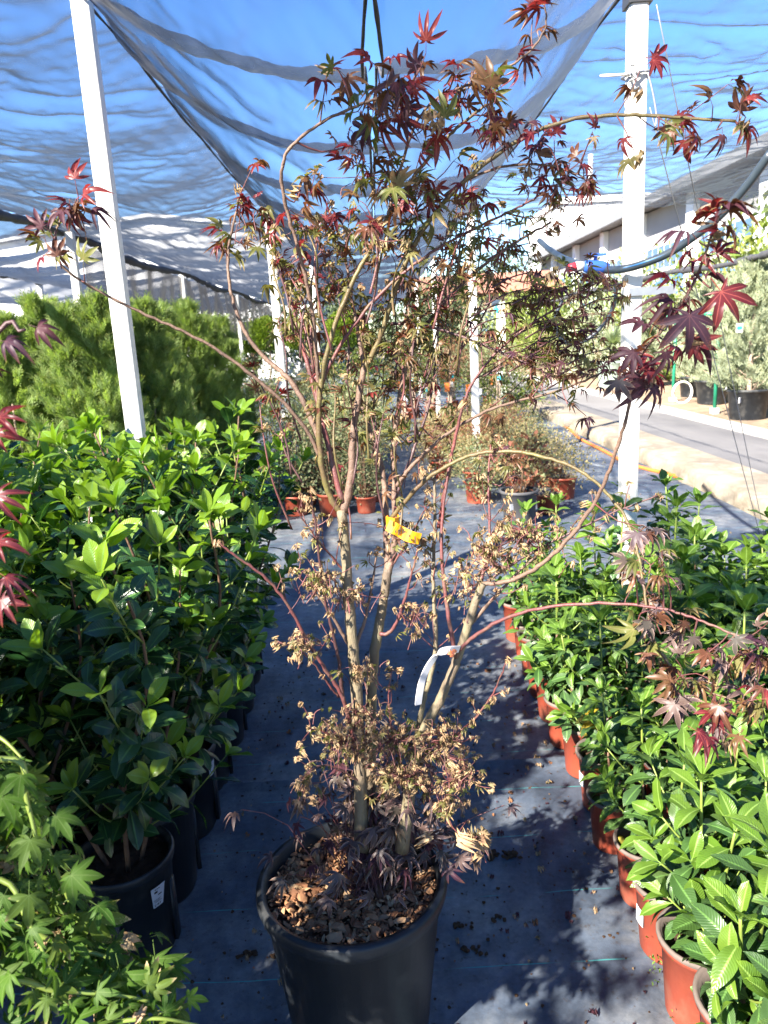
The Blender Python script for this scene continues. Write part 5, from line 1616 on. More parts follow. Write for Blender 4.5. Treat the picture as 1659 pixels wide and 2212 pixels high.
# white price stickers on edge pots, a yellow disc, weeds
for (k, j, ang) in ((0, 6, 3.3), (0, 1, 3.4), (0, 3, 3.3), (0, 11, 3.6)):
    t = vibs.get((k, j))
    if t:
        a = ang - t.rotation_euler[2]
        g = Geo()
        for q in range(4):
            aa = a + (q - 1.5) * 0.10
            g.box(((0.0795 + .0035) * math.cos(aa), (0.0795 + .0035) * math.sin(aa), 0.115), (0.001, 0.0095, 0.045), 0, aa)
        obj('sticker', g.mesh('sticker', 'paper_white', smooth=False), KIDS[t.name][0])
t = vibs.get((0, 4))
if t:
    a = 2.7 - t.rotation_euler[2]
    g = Geo().lathe([(0.0005, .004), (.016, .004), (.018, .002), (.016, 0), (.0005, 0)], 16)
    o = obj('disc', g.mesh('disc', 'yellowed_leaf', attrs=True), t)
    o.location = (0.068 * math.cos(a), 0.068 * math.sin(a), .185)
    o.rotation_euler = (0.6 * math.sin(a), -0.9 * math.cos(a), 0)
leaves = []
for (x, y) in ((0.585, 1.33), (0.60, 1.52), (0.59, 1.16)):
    for _ in range(26):
        leaves.append(('viburnum', int(rng.integers(4)), 'viburnum_new_leaf', frame((x + rng.normal(0, .012), y + rng.normal(0, .02), abs(rng.normal(0, .035)) + .004), rv(), (0, 0, 1) + rv(.3), rng.uniform(.007, .014))))
obj('weeds', joined_leaves('weeds', leaves), kind='stuff')
for (k, j) in ((0, 2), (0, 1), (0, 0), (1, 1), (0, 4)):
    t = vibs.get((k, j))
    if t:
        lv = [('viburnum', int(rng.integers(4)), 'viburnum_new_leaf', frame((rng.normal(0, .03), rng.normal(0, .03), .170 + abs(rng.normal(0, .012))), rv(), (0, 0, 1) + rv(.3), rng.uniform(.008, .016))) for _ in range(30)]
        obj('seedlings', joined_leaves('seedlings', lv), t, kind='stuff')


# ------------------------------------------------------------------ other maples near the camera
def in_corner(p):
    """Where the foreground maple's foliage ends in the photograph."""
    v = CM[:3, :3].T @ (np.asarray(p) - np.array([0, 0, CAM_H]))
    if v[2] > -0.1:
        return True
    px, py = 829.5 + 1630 * v[0] / -v[2], 1106 - 1630 * v[1] / -v[2]
    return py > 1575 + 1.22 * max(px, 0) or px < -40


def traced_maple(name, label, loc, stems, leafset, style_size, rest_n, bark, pot_r, hang, n_obj, extra=None, spacing=.04, group=None, keep=None):
    B = np.array(loc)
    t = thing(name, label, 'potted tree', loc, group=group)
    lv, tw = [], []
    obj('pot', pot_mesh(pot_r, pot_r * .8, .3, n=36), t)
    obj('soil', soil_mesh(pot_r * .94, .27, 9), t)
    for P3, ra, rb, start in stems:
        path = smooth_path(np.array(P3) - B, 6)
        obj('branch', Geo().tube(path, np.linspace(ra, rb, len(path)), 6).mesh('branch', bark), t)
        seg = np.linalg.norm(np.diff(path, axis=0), axis=1)
        s = np.concatenate([[0], np.cumsum(seg)])
        pos = start * s[-1]
        flip = rng.uniform(0, 3)
        while pos < s[-1]:
            j = min(len(path) - 2, max(0, int(np.searchsorted(s, pos) - 1)))
            p = path[j]
            tt = (path[j + 1] - path[j]) / seg[j]
            a = np.cross(tt, [.2, .1, .9])
            a /= np.linalg.norm(a)
            flip += 1.57
            side = a * math.cos(flip) + np.cross(tt, a) * math.sin(flip)
            for sg in (1, -1):
                for q in range(2):
                    d = tt * .5 + sg * side * rng.uniform(.5, 1) + rv(.2)
                    m = leafset[int(rng.integers(len(leafset)))]
                    pp = p + d * rng.uniform(0, .06) * q
                    y = d / np.linalg.norm(d) + np.array([0, 0, -hang * rng.uniform(.2, 1.3)])
                    lv.append((m[0], int(rng.integers(len(FAM[m[0]]))), m[1], frame(pp, y, np.array([0.15, -.35, 1]) + rv(.3), rng.uniform(*style_size), rng.normal(0, .3))))
            pos += spacing * rng.uniform(.7, 1.3)
    for l in (extra or []):
        lv.insert(0, (l[0], l[1], l[2], frame(np.array(l[3]) - B, l[4], np.array([0, -.8, .6]) + rv(.15), l[5], rng.normal(0, .2))))
    if keep:
        lv = [l for l in lv if keep(l[3][:3, 3] + l[3][:3, 1] * 1.0 + B)]
    put_leaves(t, lv, n_obj)
    return t


stems = []
root = np.array([-0.74, 0.70, 0.27])
for pts, ya, yb in (([(20, 1640), (80, 1780), (130, 1900), (200, 2060), (240, 2180)], .86, .82), ([(-40, 1720), (20, 1800), (90, 1890), (150, 1960)], .90, .92), ([(-20, 1850), (70, 1950), (190, 2030), (300, 2080)], .86, .88),
                    ([(-20, 2000), (130, 2040), (280, 2080), (400, 2110)], .80, .84), ([(-20, 2120), (120, 2140), (260, 2150), (390, 2180)], .74, .80), ([(-80, 1570), (-30, 1580), (10, 1600), (50, 1640)], .9, .86),
                    ([(-60, 1680), (40, 1720), (110, 1830)], .94, .96), ([(0, 2240), (160, 2220), (330, 2200), (430, 2215)], .74, .78), ([(-30, 1900), (60, 1990), (120, 2120)], .78, .74), ([(0, 1640), (60, 1740), (90, 1880)], .76, .72), ([(40, 2010), (160, 2090), (280, 2180)], .92, .9)):
    P = [at(px, py, ya + (yb - ya) * i / (len(pts) - 1)) for i, (px, py) in enumerate(pts)]
    mid = (root + P[0]) / 2 + np.array([-.06, -.02, max(0.05, (P[0][2] - .2) * .4)])
    stems.append(([root, mid] + P, .006, .0016, .42))
for k in range(4):
    a = rng.uniform(1.6, 4.6)
    e = root + np.array([.42 * math.cos(a), .34 * math.sin(a), rng.uniform(.35, .72)])
    stems.append(([root, root * .5 + e * .5 + [0, 0, .22], e], .006, .0016, .35))
GM = [('greenmaple', 'maple_green')] * 14 + [('dry', 'maple_dry')]
ex = [('greenmaple', 0, 'maple_green', at(300, 1900, .84), (.5, -.2, .3), .060), ('greenmaple', 1, 'maple_green', at(380, 2070, .82), (.7, -.2, -.3), .055),
      ('greenmaple', 3, 'maple_green', at(420, 2100, .82), (.8, -.2, -.1), .052), ('greenmaple', 0, 'maple_green', at(330, 2030, .84), (.1, -.3, -.9), .055), ('greenmaple', 2, 'maple_green', at(250, 2060, .80), (.2, -.3, -.9), .060), ('greenmaple', 1, 'maple_green', at(180, 1930, .84), (.3, -.3, -.7), .056)]
traced_maple('green_maple', 'green leaved maple with withered leaf tips spilling in at the lower left corner', (-0.74, 0.70, 0), stems, GM, (.024, .038), 0, 'green_stem', .17, .5, 190, ex, spacing=.030, keep=in_corner)

stems = []
root = np.array([-1.02, 0.66, 0.27])
for k in range(15):
    a = rng.uniform(0, 6.28)
    e = root + np.array([rng.uniform(.15, .46) * math.cos(a), rng.uniform(.15, .46) * math.sin(a), rng.uniform(.35, .80)])
    if e[0] > -0.50 * max(e[1], 0) - .30:
        e[0] = -0.50 * max(e[1], 0) - .34
    stems.append(([root, root * .6 + e * .4 + rv(.05), e], .008, .0018, .3))
for px, py, Y in ((55, 712, .81), (-60, 1000, .82), (-60, 1120, .80), (-30, 1210, .8)):
    e = at(px, py, Y)
    stems.append(([root, root * .5 + e * .5 + [-.1, 0, .12], at(px - 120, py + 90, Y), e], .006, .0015, .80))
RM = [('maple', 'maple_plum')] * 3 + [('maple', 'maple_red')] * 3 + [('maple', 'maple_bronze')] * 2
ex = [('maple', 3, 'maple_plum', at(62, 702, .80), (1, -.2, -.30), .024), ('maple', 3, 'maple_plum', at(-8, 735, .80), (.7, -.2, -.1), .026), ('maple', 2, 'maple_red', at(-30, 905, .78), (1, -.1, .05), .032), ('maple', 4, 'maple_red', at(-35, 930, .78), (1, -.1, -.25), .028),
      ('maple', 1, 'maple_red', at(-35, 1060, .78), (.8, -.2, -.3), .034), ('maple', 4, 'maple_red', at(-30, 1170, .78), (.9, -.2, -.1), .030), ('maple', 5, 'maple_red', at(-5, 1235, .76), (.6, -.3, -.3), .030), ('maple', 2, 'maple_red', at(-12, 1275, .76), (.5, -.3, -.6), .032)]
traced_maple('red_maple', 'crimson and purple leaved maple whose leaf tips reach in at the left edge', (-1.02, 0.66, 0), stems, RM, (.024, .036), 0, 'maple_stem_dark', .17, .5, 30, ex, spacing=.06)

# unseen maples throwing the dappled shade; those at the left added to shade laurels
for (x, y, hh, ns, lab) in ((-1.18, 0.02, 1.75, 24, 'bronze maple of the row beside the camera'), (-0.30, -0.62, 1.60, 11, 'bronze maple of the row behind the camera'), (-1.48, 0.92, 2.05, 44, 'bronze maple left of the laurels beside the camera'),
                            (-1.80, 1.70, 2.05, 44, 'tall bronze maple left of the laurels'), (-1.62, 0.36, 2.15, 40, 'bronze maple at the left behind the green one')):
    root = np.array([x, y, .27])
    stems = []
    for k in range(ns):
        a = rng.uniform(0, 6.28)
        e = root + np.array([rng.uniform(.1, .5) * math.cos(a), rng.uniform(.1, .5) * math.sin(a), rng.uniform(.35, hh - .27)])
        stems.append(([root, root * .6 + e * .4 + rv(.05), e], .008, .0018, .3))
    traced_maple('potted_maple', lab, (x, y, 0), stems, [('maple', 'maple_olive'), ('maple', 'maple_bronze')], (.036, .056), 0, 'maple_bark_brown', .18, .5, 0, None, spacing=.026 if x < -1.4 else .030 if x < -1 else .06, group='maples beside the camera')


# ------------------------------------------------------------------ background planting
SPRAYJ = [spray_proto(s + 5, n=6, spread=.6, w=.045) for s in (1, 2, 3)]


def spray_leaves(g, centres, dirs, sizes, mi=0, protos=SPRAY):
    ms = [frame(c, d, np.array([0, 0, 1]) + rv(.8), s, rng.normal(0, .8)) for c, d, s in zip(centres, dirs, sizes)]
    for q in range(3):
        g.inst(protos[q], np.array(ms[q::3]), mi)


def conifer_proto(n, H, rad, z0, size, mat, seed, loose=0.0, prof=1.0):
    """Upright conifer: sprays rising from a column, looser plumes at the top."""
    c, d, s = [], [], []
    nb = int(n / 26)
    for _ in range(nb):
        z = z0 + (H - z0) * rng.random() ** 0.9
        f = (z - z0) / (H - z0)
        a = rng.uniform(0, 6.28)
        r = rad * min(1.0, (1.12 - f) * 1.5) ** prof * min(1, .5 + f * 3) * rng.uniform(.55, 1.12)
        tipv = np.array([r * math.cos(a), r * math.sin(a), z])
        o = np.array([0, 0, max(z0 * .8, z - r * 0.9)])
        for q in range(26):
            t = rng.uniform(.35, 1.08)
            p = o + (tipv - o) * t + rv(.016 + loose)
            c.append(p)
            d.append((tipv - o) / (np.linalg.norm(tipv - o) + 1e-6) + np.array([0, 0, 1.1]) + rv(.35))
            s.append(size * rng.uniform(.6, 1.2))
    g = Geo()
    spray_leaves(g, c, d, s, 0, SPRAYJ if 'juniper' in mat else SPRAY)
    return g.mesh('foliage', mat, attrs=True)


def trunk_mesh(h, r, mat, seed=0, bare=0):
    rr = np.random.default_rng(seed)
    g = Geo()
    z = np.linspace(0.1, h, 7)
    g.tube(np.stack([.012 * rr.normal(0, 1, 7), .012 * rr.normal(0, 1, 7), z], 1), np.linspace(r, r * .4, 7), 6)
    for k in range(bare):
        a = rr.uniform(0, 6.28)
        zz = rr.uniform(.15, .5) * h
        L = rr.uniform(.15, .35)
        g.tube([(0, 0, zz), (L * .5 * math.cos(a), L * .5 * math.sin(a), zz + L * .2), (L * math.cos(a), L * math.sin(a), zz + L * .55)], [r * .3, r * .2, r * .1], 4)
    return g.mesh('trunk', mat)


thuja = [conifer_proto(5400, 1.80, .34, .12, .100, 'thuja_foliage', s) for s in range(3)]
ttr = [trunk_mesh(1.2, .018, 'pale_trunk', s, 10) for s in range(2)]
POT_T = pot_mesh(.14, .12, .26, n=24)
k = 0
for (row, yy_) in enumerate((5.9, 6.45, 7.0, 7.6, 8.2, 8.9)):
    for col in range(8):
        x = -1.98 + .045 * row - .44 * col + rng.normal(0, .05)
        y = yy_ + rng.normal(0, .06)
        if x < -.55 * y - .5 or (row > 1 and 0 < col < 3 and row < 4 and False):
            continue
        if row == 0 and col == 0:
            x -= .12
        t = thing('thuja', 'feathery conifer of the left hedge, %s row back, %s from the path' % (ORD[row], ORD[col]), 'conifer', (x, y, 0), rng.uniform(0, 6.28), 'feathery conifers standing in a hedge on the left', scale=rng.uniform(.97, 1.13))
        obj('pot', POT_T, t)
        obj('trunk', ttr[k % 2], t)
        obj('foliage', thuja[k % 3], t, kind='stuff')
        k += 1

jun = [conifer_proto(3400, 2.15, .62, .42, .15, 'juniper_foliage', s, .03, .8) for s in range(3)]
jtr = [trunk_mesh(1.7, .045, 'pale_trunk', s, 14) for s in range(3)]
POT_J = pot_mesh(.28, .235, .44, rim=.02, n=32)
for i, (x, y, s, lab) in enumerate(((5.33, 10.9, 1.0, 'silvery juniper in the largest black tub at the right edge of the picture'), (5.85, 13.3, .95, 'silvery juniper in a black tub beside the white coiled hose'), (6.55, 12.2, 1.05, 'silvery juniper between the green frame and the largest tub'),
                                     (6.1, 14.7, .9, 'silvery juniper behind the left leg of the green frame'), (7.3, 14.0, 1.1, 'silvery juniper in the second line behind the green frame'), (7.0, 11.2, 1.1, 'silvery juniper behind the largest black tub'), (7.6, 16.6, 1.05, 'silvery juniper farthest back beyond the green frame'), (6.1, 17.3, .8, 'small silvery juniper just right of the white right post'))):
    t = thing('juniper', lab, 'conifer', (x, y, .14), i * 1.3, 'silvery junipers in black tubs across the road', scale=s)
    obj('pot', POT_J, t)
    obj('soil', soil_mesh(.265, .41, i, .012, 8), t)
    obj('trunk', jtr[i % 3], t)
    obj('foliage', jun[i % 3], t, kind='stuff')
    if i in (0, 1):
        g = Geo().box((-.19 if i else -.215, -.2, .30), (.07, .012, .075), 0, .75 if i else .8)
        o = obj('label', g.mesh('label', 'paper_white', smooth=False), t, label='small white label on the tub')
        o.rotation_euler = (0, 0, 0)
    g = Geo().box((-.35, -.36, 1.3), (.09, .006, .12)).box((-.35, -.362, 1.3), (.07, .006, .05), 1)
    obj('tag', g.mesh('tag', ['paper_white', 'cyan_plastic'], smooth=False), t)


def bush_proto(n, rx, rz, zc, leaf, mat, clumps=26, stems=7, stem_mat='brown_stem', z0=.18, w=None, up=.4):
    """Loose shrub: stems running out to leaf clumps."""
    g, gs = Geo(), Geo()
    ms = []
    for k in range(clumps):
        v = rv()
        v /= np.linalg.norm(v)
        c = np.array([v[0] * rx, v[1] * rx, zc + v[2] * rz]) * np.array([1, 1, 1]) * (1 if rng.random() < .7 else .75)
        if k < stems * 2:
            gs.tube(smooth_path([(v[0] * .03, v[1] * .03, z0), (c[0] * .45, c[1] * .45, z0 + (c[2] - z0) * .6), tuple(c)], 3), np.linspace(.006, .002, 7) * (zc + rz), 4)
        for q in range(int(n / clumps)):
            p = c + rv(.24) * np.array([rx, rx, rz])
            d = v * .5 + np.array([0, 0, up]) + rv(.6)
            ms.append(frame(p, d, np.array([0, 0, 1]) + rv(.5), leaf * rng.uniform(.6, 1.3)))
    g.inst(SMALL, np.array(ms))
    return g.mesh('foliage', mat, attrs=True), gs.mesh('stems', stem_mat)


def bush(name, label, cat, loc, group, pr, pot=None, scale=1.0, trunk=None, soil=None):
    t = thing(name, label, cat, loc, rng.uniform(0, 6.28), group, scale=scale)
    if pot:
        obj('pot', pot, t)
    if soil:
        obj('soil', soil, t)
    obj('trunk' if trunk else 'stem', trunk or pr[1], t)
    if trunk and pr[1]:
        obj('branch', pr[1], t)
    obj('foliage', pr[0], t, kind='stuff')
    return t


POT_O = pot_mesh(.125, .10, .20, n=28, mats=('terracotta_plastic', 'pot_inside'), rolled=False)
SOIL_O = soil_mesh(.115, .17, 4, .008, 8)
grey = [bush_proto(1500, .26, .38, .66, .034, 'shrub_grey_leaf', 34) for _ in range(3)]
straw = [bush_proto(1300, .27, .20, .30, .028, 'shrub_straw_leaf', 24) for _ in range(3)]
redb = [bush_proto(1000, .22, .20, .36, .030, 'shrub_red_leaf', 22) for _ in range(2)]
low = [bush_proto(1100, .26, .20, .32, .034, 'shrub_grey_leaf', 22) for _ in range(2)]
names = ORD
for j in range(7):
    for c, x in enumerate((-.80, -.47, -.13)):
        bush('rose_shrub', 'loose grey green potted shrub behind the maple, %s row, %s from the left' % (names[j], ORD[c]), 'potted shrub', (x + rng.normal(0, .03), 6.78 + j * .52 + rng.normal(0, .04), 0),
             'loose grey green shrubs in orange pots behind the maple', grey[(j + c) % 3], POT_O, rng.uniform(.88, 1.08) * (1 if c < 2 or j else .72), soil=SOIL_O)
for j in range(8):
    for c in range(4):
        x, y = .62 + .36 * c + rng.normal(0, .04) + .06 * j * .4, 7.0 + j * .62 + rng.normal(0, .07)
        if c == 0 and j < 2:
            continue
        kind = (0, 1, 0, 3, 1, 3, 2, 0)[int(rng.integers(8))]
        pr = straw[(j + c) % 3] if kind < 2 else redb[j % 2] if kind == 2 else low[c % 2]
        lab = ('straw coloured low plant', 'straw coloured low plant', 'reddish low shrub', 'grey green low shrub')[kind]
        bush('low_shrub', '%s by the orange hose, %s from the front, %s from the path' % (lab, ORD[j], ORD[c]), 'potted plant', (x, y, 0), 'low mixed plants in orange pots right of the path', pr, POT_O, rng.uniform(.85, 1.1), soil=SOIL_O)
# pots at the front of that bed
POT_M = pot_mesh(.15, .12, .28, n=32, mats=('grey_plastic', 'black_plastic'))
x, y, _ = gnd(1122, 1128)
t = bush('small_maple', 'little bronze maple in a charcoal pot with a white label, before the straw plants', 'potted tree', (x, y, 0), None, bush_proto(420, .26, .16, .52, .055, 'shrub_red_leaf', 20, 9, 'brown_stem', .24), POT_M, 1.0, soil=soil_mesh(.14, .24, 2, .01, 8))
obj('label', Geo().box((-.075, -.118, .16), (.06, .006, .05), 0, .57).mesh('label', 'paper_white', smooth=False), t)
t.rotation_euler = (0, 0, 0)
x, y, _ = gnd(1184, 1108)
bush('low_shrub', 'sparse pale plant in a small orange pot beside the charcoal pot', 'potted plant', (x, y, 0), None, bush_proto(160, .12, .10, .28, .026, 'shrub_straw_leaf', 10), POT_O, .85, soil=SOIL_O)
POT_P = pot_mesh(.13, .11, .24, n=28, mats=('pale_green_plastic', 'pot_inside'))
for (px, py, lab) in ((1050, 1052, 'straw plant in a pale green pot left of the charcoal pot'), (1030, 1030, 'reddish shrub in a pale green pot behind the maple stems')):
    x, y, _ = gnd(px, py)
    bush('low_shrub', lab, 'potted plant', (x, y, 0), None, redb[0] if 'red' in lab else straw[1], POT_P, 1.0, soil=SOIL_O)

# staked young trees in orange pots farther down
st_tr = [trunk_mesh(1.0, .016, 'pale_trunk', 30 + s, 0) for s in range(2)]
st_cr = [bush_proto(700, .24, .26, 1.10, .045, m, 18, 8, 'brown_stem', .75) for m in ('shrub_red_leaf', 'hedge_leaf', 'shrub_grey_leaf')]
STAKE = Geo().box((.03, -.02, .55), (.02, .02, 1.0)).mesh('stake', 'pale_trunk', smooth=False)
TAG = Geo().box((0.05, -.11, .62), (.075, .006, .10)).mesh('tag', 'paper_white', smooth=False)
TAG2 = Geo().box((0.03, -.11, .80), (.09, .006, .14)).box((.03, -.112, .77), (.085, .006, .06), 1).mesh('tag', ['paper_white', 'cyan_plastic'], smooth=False)
TAG3 = Geo().box((-.02, -.11, .66), (.07, .006, .13)).mesh('tag', 'hose_orange', smooth=False)
k = 0
for j in range(5):
    for c in range(5):
        x, y = .42 + .40 * c + .10 * j + rng.normal(0, .04), 12.6 + j * 1.15 + rng.normal(0, .1)
        if abs(x - 1.13) < .14 and abs(y - 14.3) < .3:
            x += .2
        t = bush('staked_sapling', 'staked sapling in an orange pot, %s row down the path, %s from the left' % (ORD[j], ORD[c]), 'potted tree', (x, y, 0), 'staked saplings in orange pots far down the path', st_cr[int(rng.integers(3))], POT_O, rng.uniform(.85, 1.1), trunk=st_tr[k % 2], soil=SOIL_O)
        t.rotation_euler = (0, 0, rng.uniform(-.4, .4))
        obj('stake', STAKE, t)
        obj('tag', (TAG, TAG2, TAG3)[k % 3], t)
        k += 1

# clipped globe trees
gl = Geo()
ms = []
for _ in range(3200):
    v = rv()
    v /= np.linalg.norm(v)
    ms.append(frame(np.array([0, 0, 1.50]) + v * np.array([.40, .40, .33]) * rng.uniform(.86, 1.03), v + np.array([0, 0, .4]) + rv(.3), v + rv(.5), .085 * rng.uniform(.6, 1.2)))
gl.inst(SMALL, np.array(ms))
gl = gl.mesh('crown', 'box_leaf', attrs=True)
gt = trunk_mesh(1.35, .035, 'pale_trunk', 3, 0)
POT_G = pot_mesh(.22, .18, .34, n=28, mats=('terracotta_plastic', 'pot_inside'), rolled=False)
for i, (px, Y, lab) in enumerate(((505, 22.5, 'leftmost of the clipped yellow green globe trees'), (545, 23.0, 'clipped yellow green globe tree between its two neighbours on the left'), (583, 22.0, 'clipped globe tree just left of the white post seen through the maple'), (470, 25.0, 'darker clipped globe tree half hidden beside the conifer hedge'), (650, 24.5, 'clipped globe tree seen through the lower left maple branches'), (752, 20.5, 'clipped globe tree seen between the two main maple stems'))):
    p = at(px, 760, Y)
    t = thing('globe_tree', lab, 'clipped tree', (p[0], Y, 0), i, 'clipped globe trees on bare stems', scale=1.15 + .05 * (i % 3))
    obj('pot', POT_G, t)
    obj('trunk', gt, t)
    obj('crown', gl, t, kind='stuff')

# bigger greenery: filler shrubs, hedge trees across the road, trees behind the netting
mid = [bush_proto(1500, .55, .42, .55, .07, m, 30, 6, 'brown_stem', .05) for m in ('shrub_grey_leaf', 'hedge_leaf', 'dark_tree_leaf')]
spots = [(-.5, 10.4), (.1, 11.2), (-.9, 11.3), (-2.2, 11.5), (-1.5, 12.5), (-2.6, 13.5), (-1.7, 15.0), (-.6, 13.2), (-.3, 15.5), (-2.3, 17), (-.9, 18.5), (-3.2, 19), (-1.8, 20), (.0, 21), (.9, 20.5), (-2.7, 10.2), (-1.9, 9.6), (2.0, 20), (2.5, 15.5), (2.2, 13.3), (1.6, 23), (2.6, 25), (-.2, 26), (-4.3, 12), (-4.8, 15)]
BYROW = ['first beyond the rose shrubs', 'beyond the rose shrubs, right of its twin', 'beyond the rose shrubs, left of its twin', 'left of the path, nearest the conifer hedge', 'left of the path, close to the rose shrubs', 'in the middle of the left far bed', 'beside the globe trees', 'behind the rose shrubs', 'straight behind the maple stems', 'left of the globe trees', 'at the far left end of the path', 'under the hanging netting', 'near the white post by the globe trees', 'at the end of the path', 'right at the end of the path', 'nearest of all behind the laurels', 'nearest behind the rose shrubs', 'beside the road, far down', 'beside the road near the pale stake', 'beside the road right of the saplings', 'beyond the saplings', 'farthest along the road', 'farthest at the path end', 'at the foot of the netting, nearer', 'at the foot of the netting, farther']
for i, (x, y) in enumerate(spots):
    bush('border_shrub', '%s mounded shrub %s' % (('grey green', 'yellow green', 'dark green')[i % 3], BYROW[i]), 'shrub', (x, y, 0), 'mounded shrubs in the far beds', mid[i % 3], None, rng.uniform(.8, 1.2) * (.58 if x < .3 and y < 17 else 1))

hedge = [bush_proto(2600, 1.35, 1.35, 1.65, .17, m, 46, 8, 'pale_trunk', .1) for m in ('hedge_leaf', 'juniper_foliage', 'hedge_leaf')]
for i, (x, y, s) in enumerate(((7.6, 20, .95), (9.4, 18.5, 1.05), (9.0, 15.5, 1.15), (9.2, 12.5, 1.1), (8.2, 24, 1.0), (7.0, 26.5, 1.0), (10.5, 22, 1.2), (8.8, 30, 1.1), (6.6, 32, .95), (7.6, 36, 1.0), (5.8, 40, .9), (11.2, 14.5, 1.2), (11, 18, 1.3), (6.3, 21.5, .75), (5.9, 25, .7), (5.4, 30, .7))):
    bush('hedge_tree', 'yellow green bushy tree beyond the road, %s along it' % ORD[i], 'tree', (x, y, .1), 'bushy trees between the road and the warehouse', hedge[i % 3], None, s, trunk=trunk_mesh(1.6, .07, 'pale_trunk', i))
dark = [bush_proto(2600, 1.7, 2.0, 3.0, .26, 'dark_tree_leaf', 40, 10, 'brown_stem', .6) for _ in range(2)]
for i, (x, y, s) in enumerate(((-7.6, 31, .72), (-5.2, 33, .8), (-10.5, 32, .62), (-2.6, 34, .85), (-.4, 36, .8), (-13, 33, .5), (1.8, 40, .9), (3.6, 44, .95), (5.0, 49, 1.0), (-1.2, 45, 1.0), (9.5, 58, 1.4), (13.5, 66, 1.5), (18, 70, 1.6))):
    bush('dark_tree', 'dark tree behind the netting, %s from the left end of the shed' % ORD[i], 'tree', (x, y, 0), 'dark trees behind the far netting', dark[i % 2], None, s, trunk=trunk_mesh(3.4, .16, 'brown_stem', i))

# ------------------------------------------------------------------ pipes, wires and small gear
def tube_thing(name, label, cat, pts, r, mat, per=8, n=8):
    P = smooth_path(pts, per)
    b = P[0].copy()
    t = thing(name, label, cat, b)
    return t, P - b


pts = [at(1665, 330, 2.95), at(1610, 405, 3.05), at(1545, 475, 3.15), at(1460, 538, 3.27), at(1400, 566, 3.34), at(1340, 582, 3.38), at(1290, 580, 3.6), at(1235, 565, 4.0), at(1195, 545, 4.4), at(1165, 520, 4.8)]
t, P = tube_thing('water_pipe', 'black polythene water pipe with blue stripe drooping past the right post', 'water pipe', pts, .016, 'pipe_black')
obj('pipe', Geo().tube(P, .0165, 10).mesh('pipe', 'pipe_black'), t)
obj('stripe', Geo().tube(P + np.array([-.004, -.0145, .0035]), .0028, 5).mesh('stripe', 'pipe_stripe'), t)
pts = [at(1330, 600, 3.4), at(1330, 640, 3.42), at(1322, 670, 3.44), at(1300, 705, 3.46), at(1265, 735, 3.48), at(1230, 742, 3.5), at(1207, 725, 3.5), at(1200, 700, 3.5), at(1203, 675, 3.5), at(1215, 650, 3.5)]
t, P = tube_thing('pipe_loop', 'thin dark pipe hanging in an open loop left of the right post', 'water pipe', pts, .009, 'pipe_black')
obj('pipe', Geo().tube(P, .009, 8).mesh('pipe', 'pipe_black'), t)
c = at(1285, 577, 3.5)
t = thing('ball_valve', 'blue and red plastic ball valve on the black pipe', 'valve', c)
obj('body', Geo().tube([(-.05, 0, .006), (-.03, 0, .004), (.03, 0, -.004), (.06, 0, -.008)], [.022, .030, .030, .022], 12).mesh('body', 'valve_blue'), t)
obj('collar', Geo().tube([(-.085, 0, .008), (-.05, 0, .006)], .021, 12).mesh('collar', 'paper_white'), t)
g = Geo().box((0, -.02, .05), (.085, .018, .012)).tube([(0, 0, .02), (0, -.015, .05)], .008, 8)
obj('handle', g.mesh('handle', 'valve_blue', smooth=False), t)
obj('cap', Geo().tube([(-.12, 0, .0), (-.085, 0, .006)], [.016, .021], 12).mesh('cap', 'valve_red'), t)

c = np.array([1.145, 3.45, at(1370, 160, 3.4)[2]])
t = thing('wire_ring', 'ring of pale cable knotted round the top of the right post', 'cable', c)
a = np.linspace(0, 6.28, 30)
obj('loop', Geo().tube(np.stack([-.105 + .055 * np.cos(a), -.05 + .04 * np.sin(a), .012 * np.sin(a)], 1), .0055, 7).mesh('loop', 'hose_white'), t)
sq = [(-.045, -.045), (.045, -.045), (.045, .045), (-.045, .045), (-.045, -.045)]
obj('lashing', Geo().tube(smooth_path([(x, y, .012 * (i % 2)) for i, (x, y) in enumerate(sq)], 4), .005, 6).tube([(-.05, -.06, .02), (-.02, -.07, -.02), (-.05, -.065, -.03)], .006, 6).tube([(-.035, -.06, -.02), (-.01, -.075, .028), (-.045, -.06, .03)], .006, 6).mesh('lashing', 'zinc'), t)
obj('tail', Geo().tube(smooth_path([(.03, -.047, .01), (.055, -.045, -.07), (.075, -.04, -.16), (.07, -.04, -.2)], 5), .004, 6).mesh('tail', 'zinc'), t)
for nm, lab, A, Bp in (('guy_wire', 'taut guy wire from the right post down to the cloth, nearer of the pair', at(1404, 232, 3.40), gnd(1645, 1168)), ('guy_wire', 'second taut guy wire running beside the first down to the cloth', at(1418, 10, 3.42), gnd(1652, 1160))):
    t, P = tube_thing(nm, lab, 'wire', [A, A * .5 + Bp * .5 + [0, 0, -.012], Bp], .002, 'zinc')
    obj('wire', Geo().tube(P, .0026, 5).mesh('wire', 'zinc'), t)
    obj('peg', Geo().tube([P[-1] + [0, 0, -.02], P[-1] + [0.01, .0, .06]], .008, 6).mesh('peg', 'dark_metal'), t)

pts = [gnd(px, py) + [0, 0, .022] for px, py in ((1120, 855), (1180, 895), (1228, 928), (1252, 950), (1300, 975), (1350, 1002), (1400, 1018), (1450, 1030), (1500, 1050), (1560, 1072), (1610, 1098), (1665, 1120), (1740, 1165))]
t, P = tube_thing('orange_hose', 'long orange hose lying on the cloth along the concrete kerb', 'hose', pts, .022, 'hose_orange')
obj('hose', Geo().tube(P, .021, 8).mesh('hose', 'hose_orange'), t)

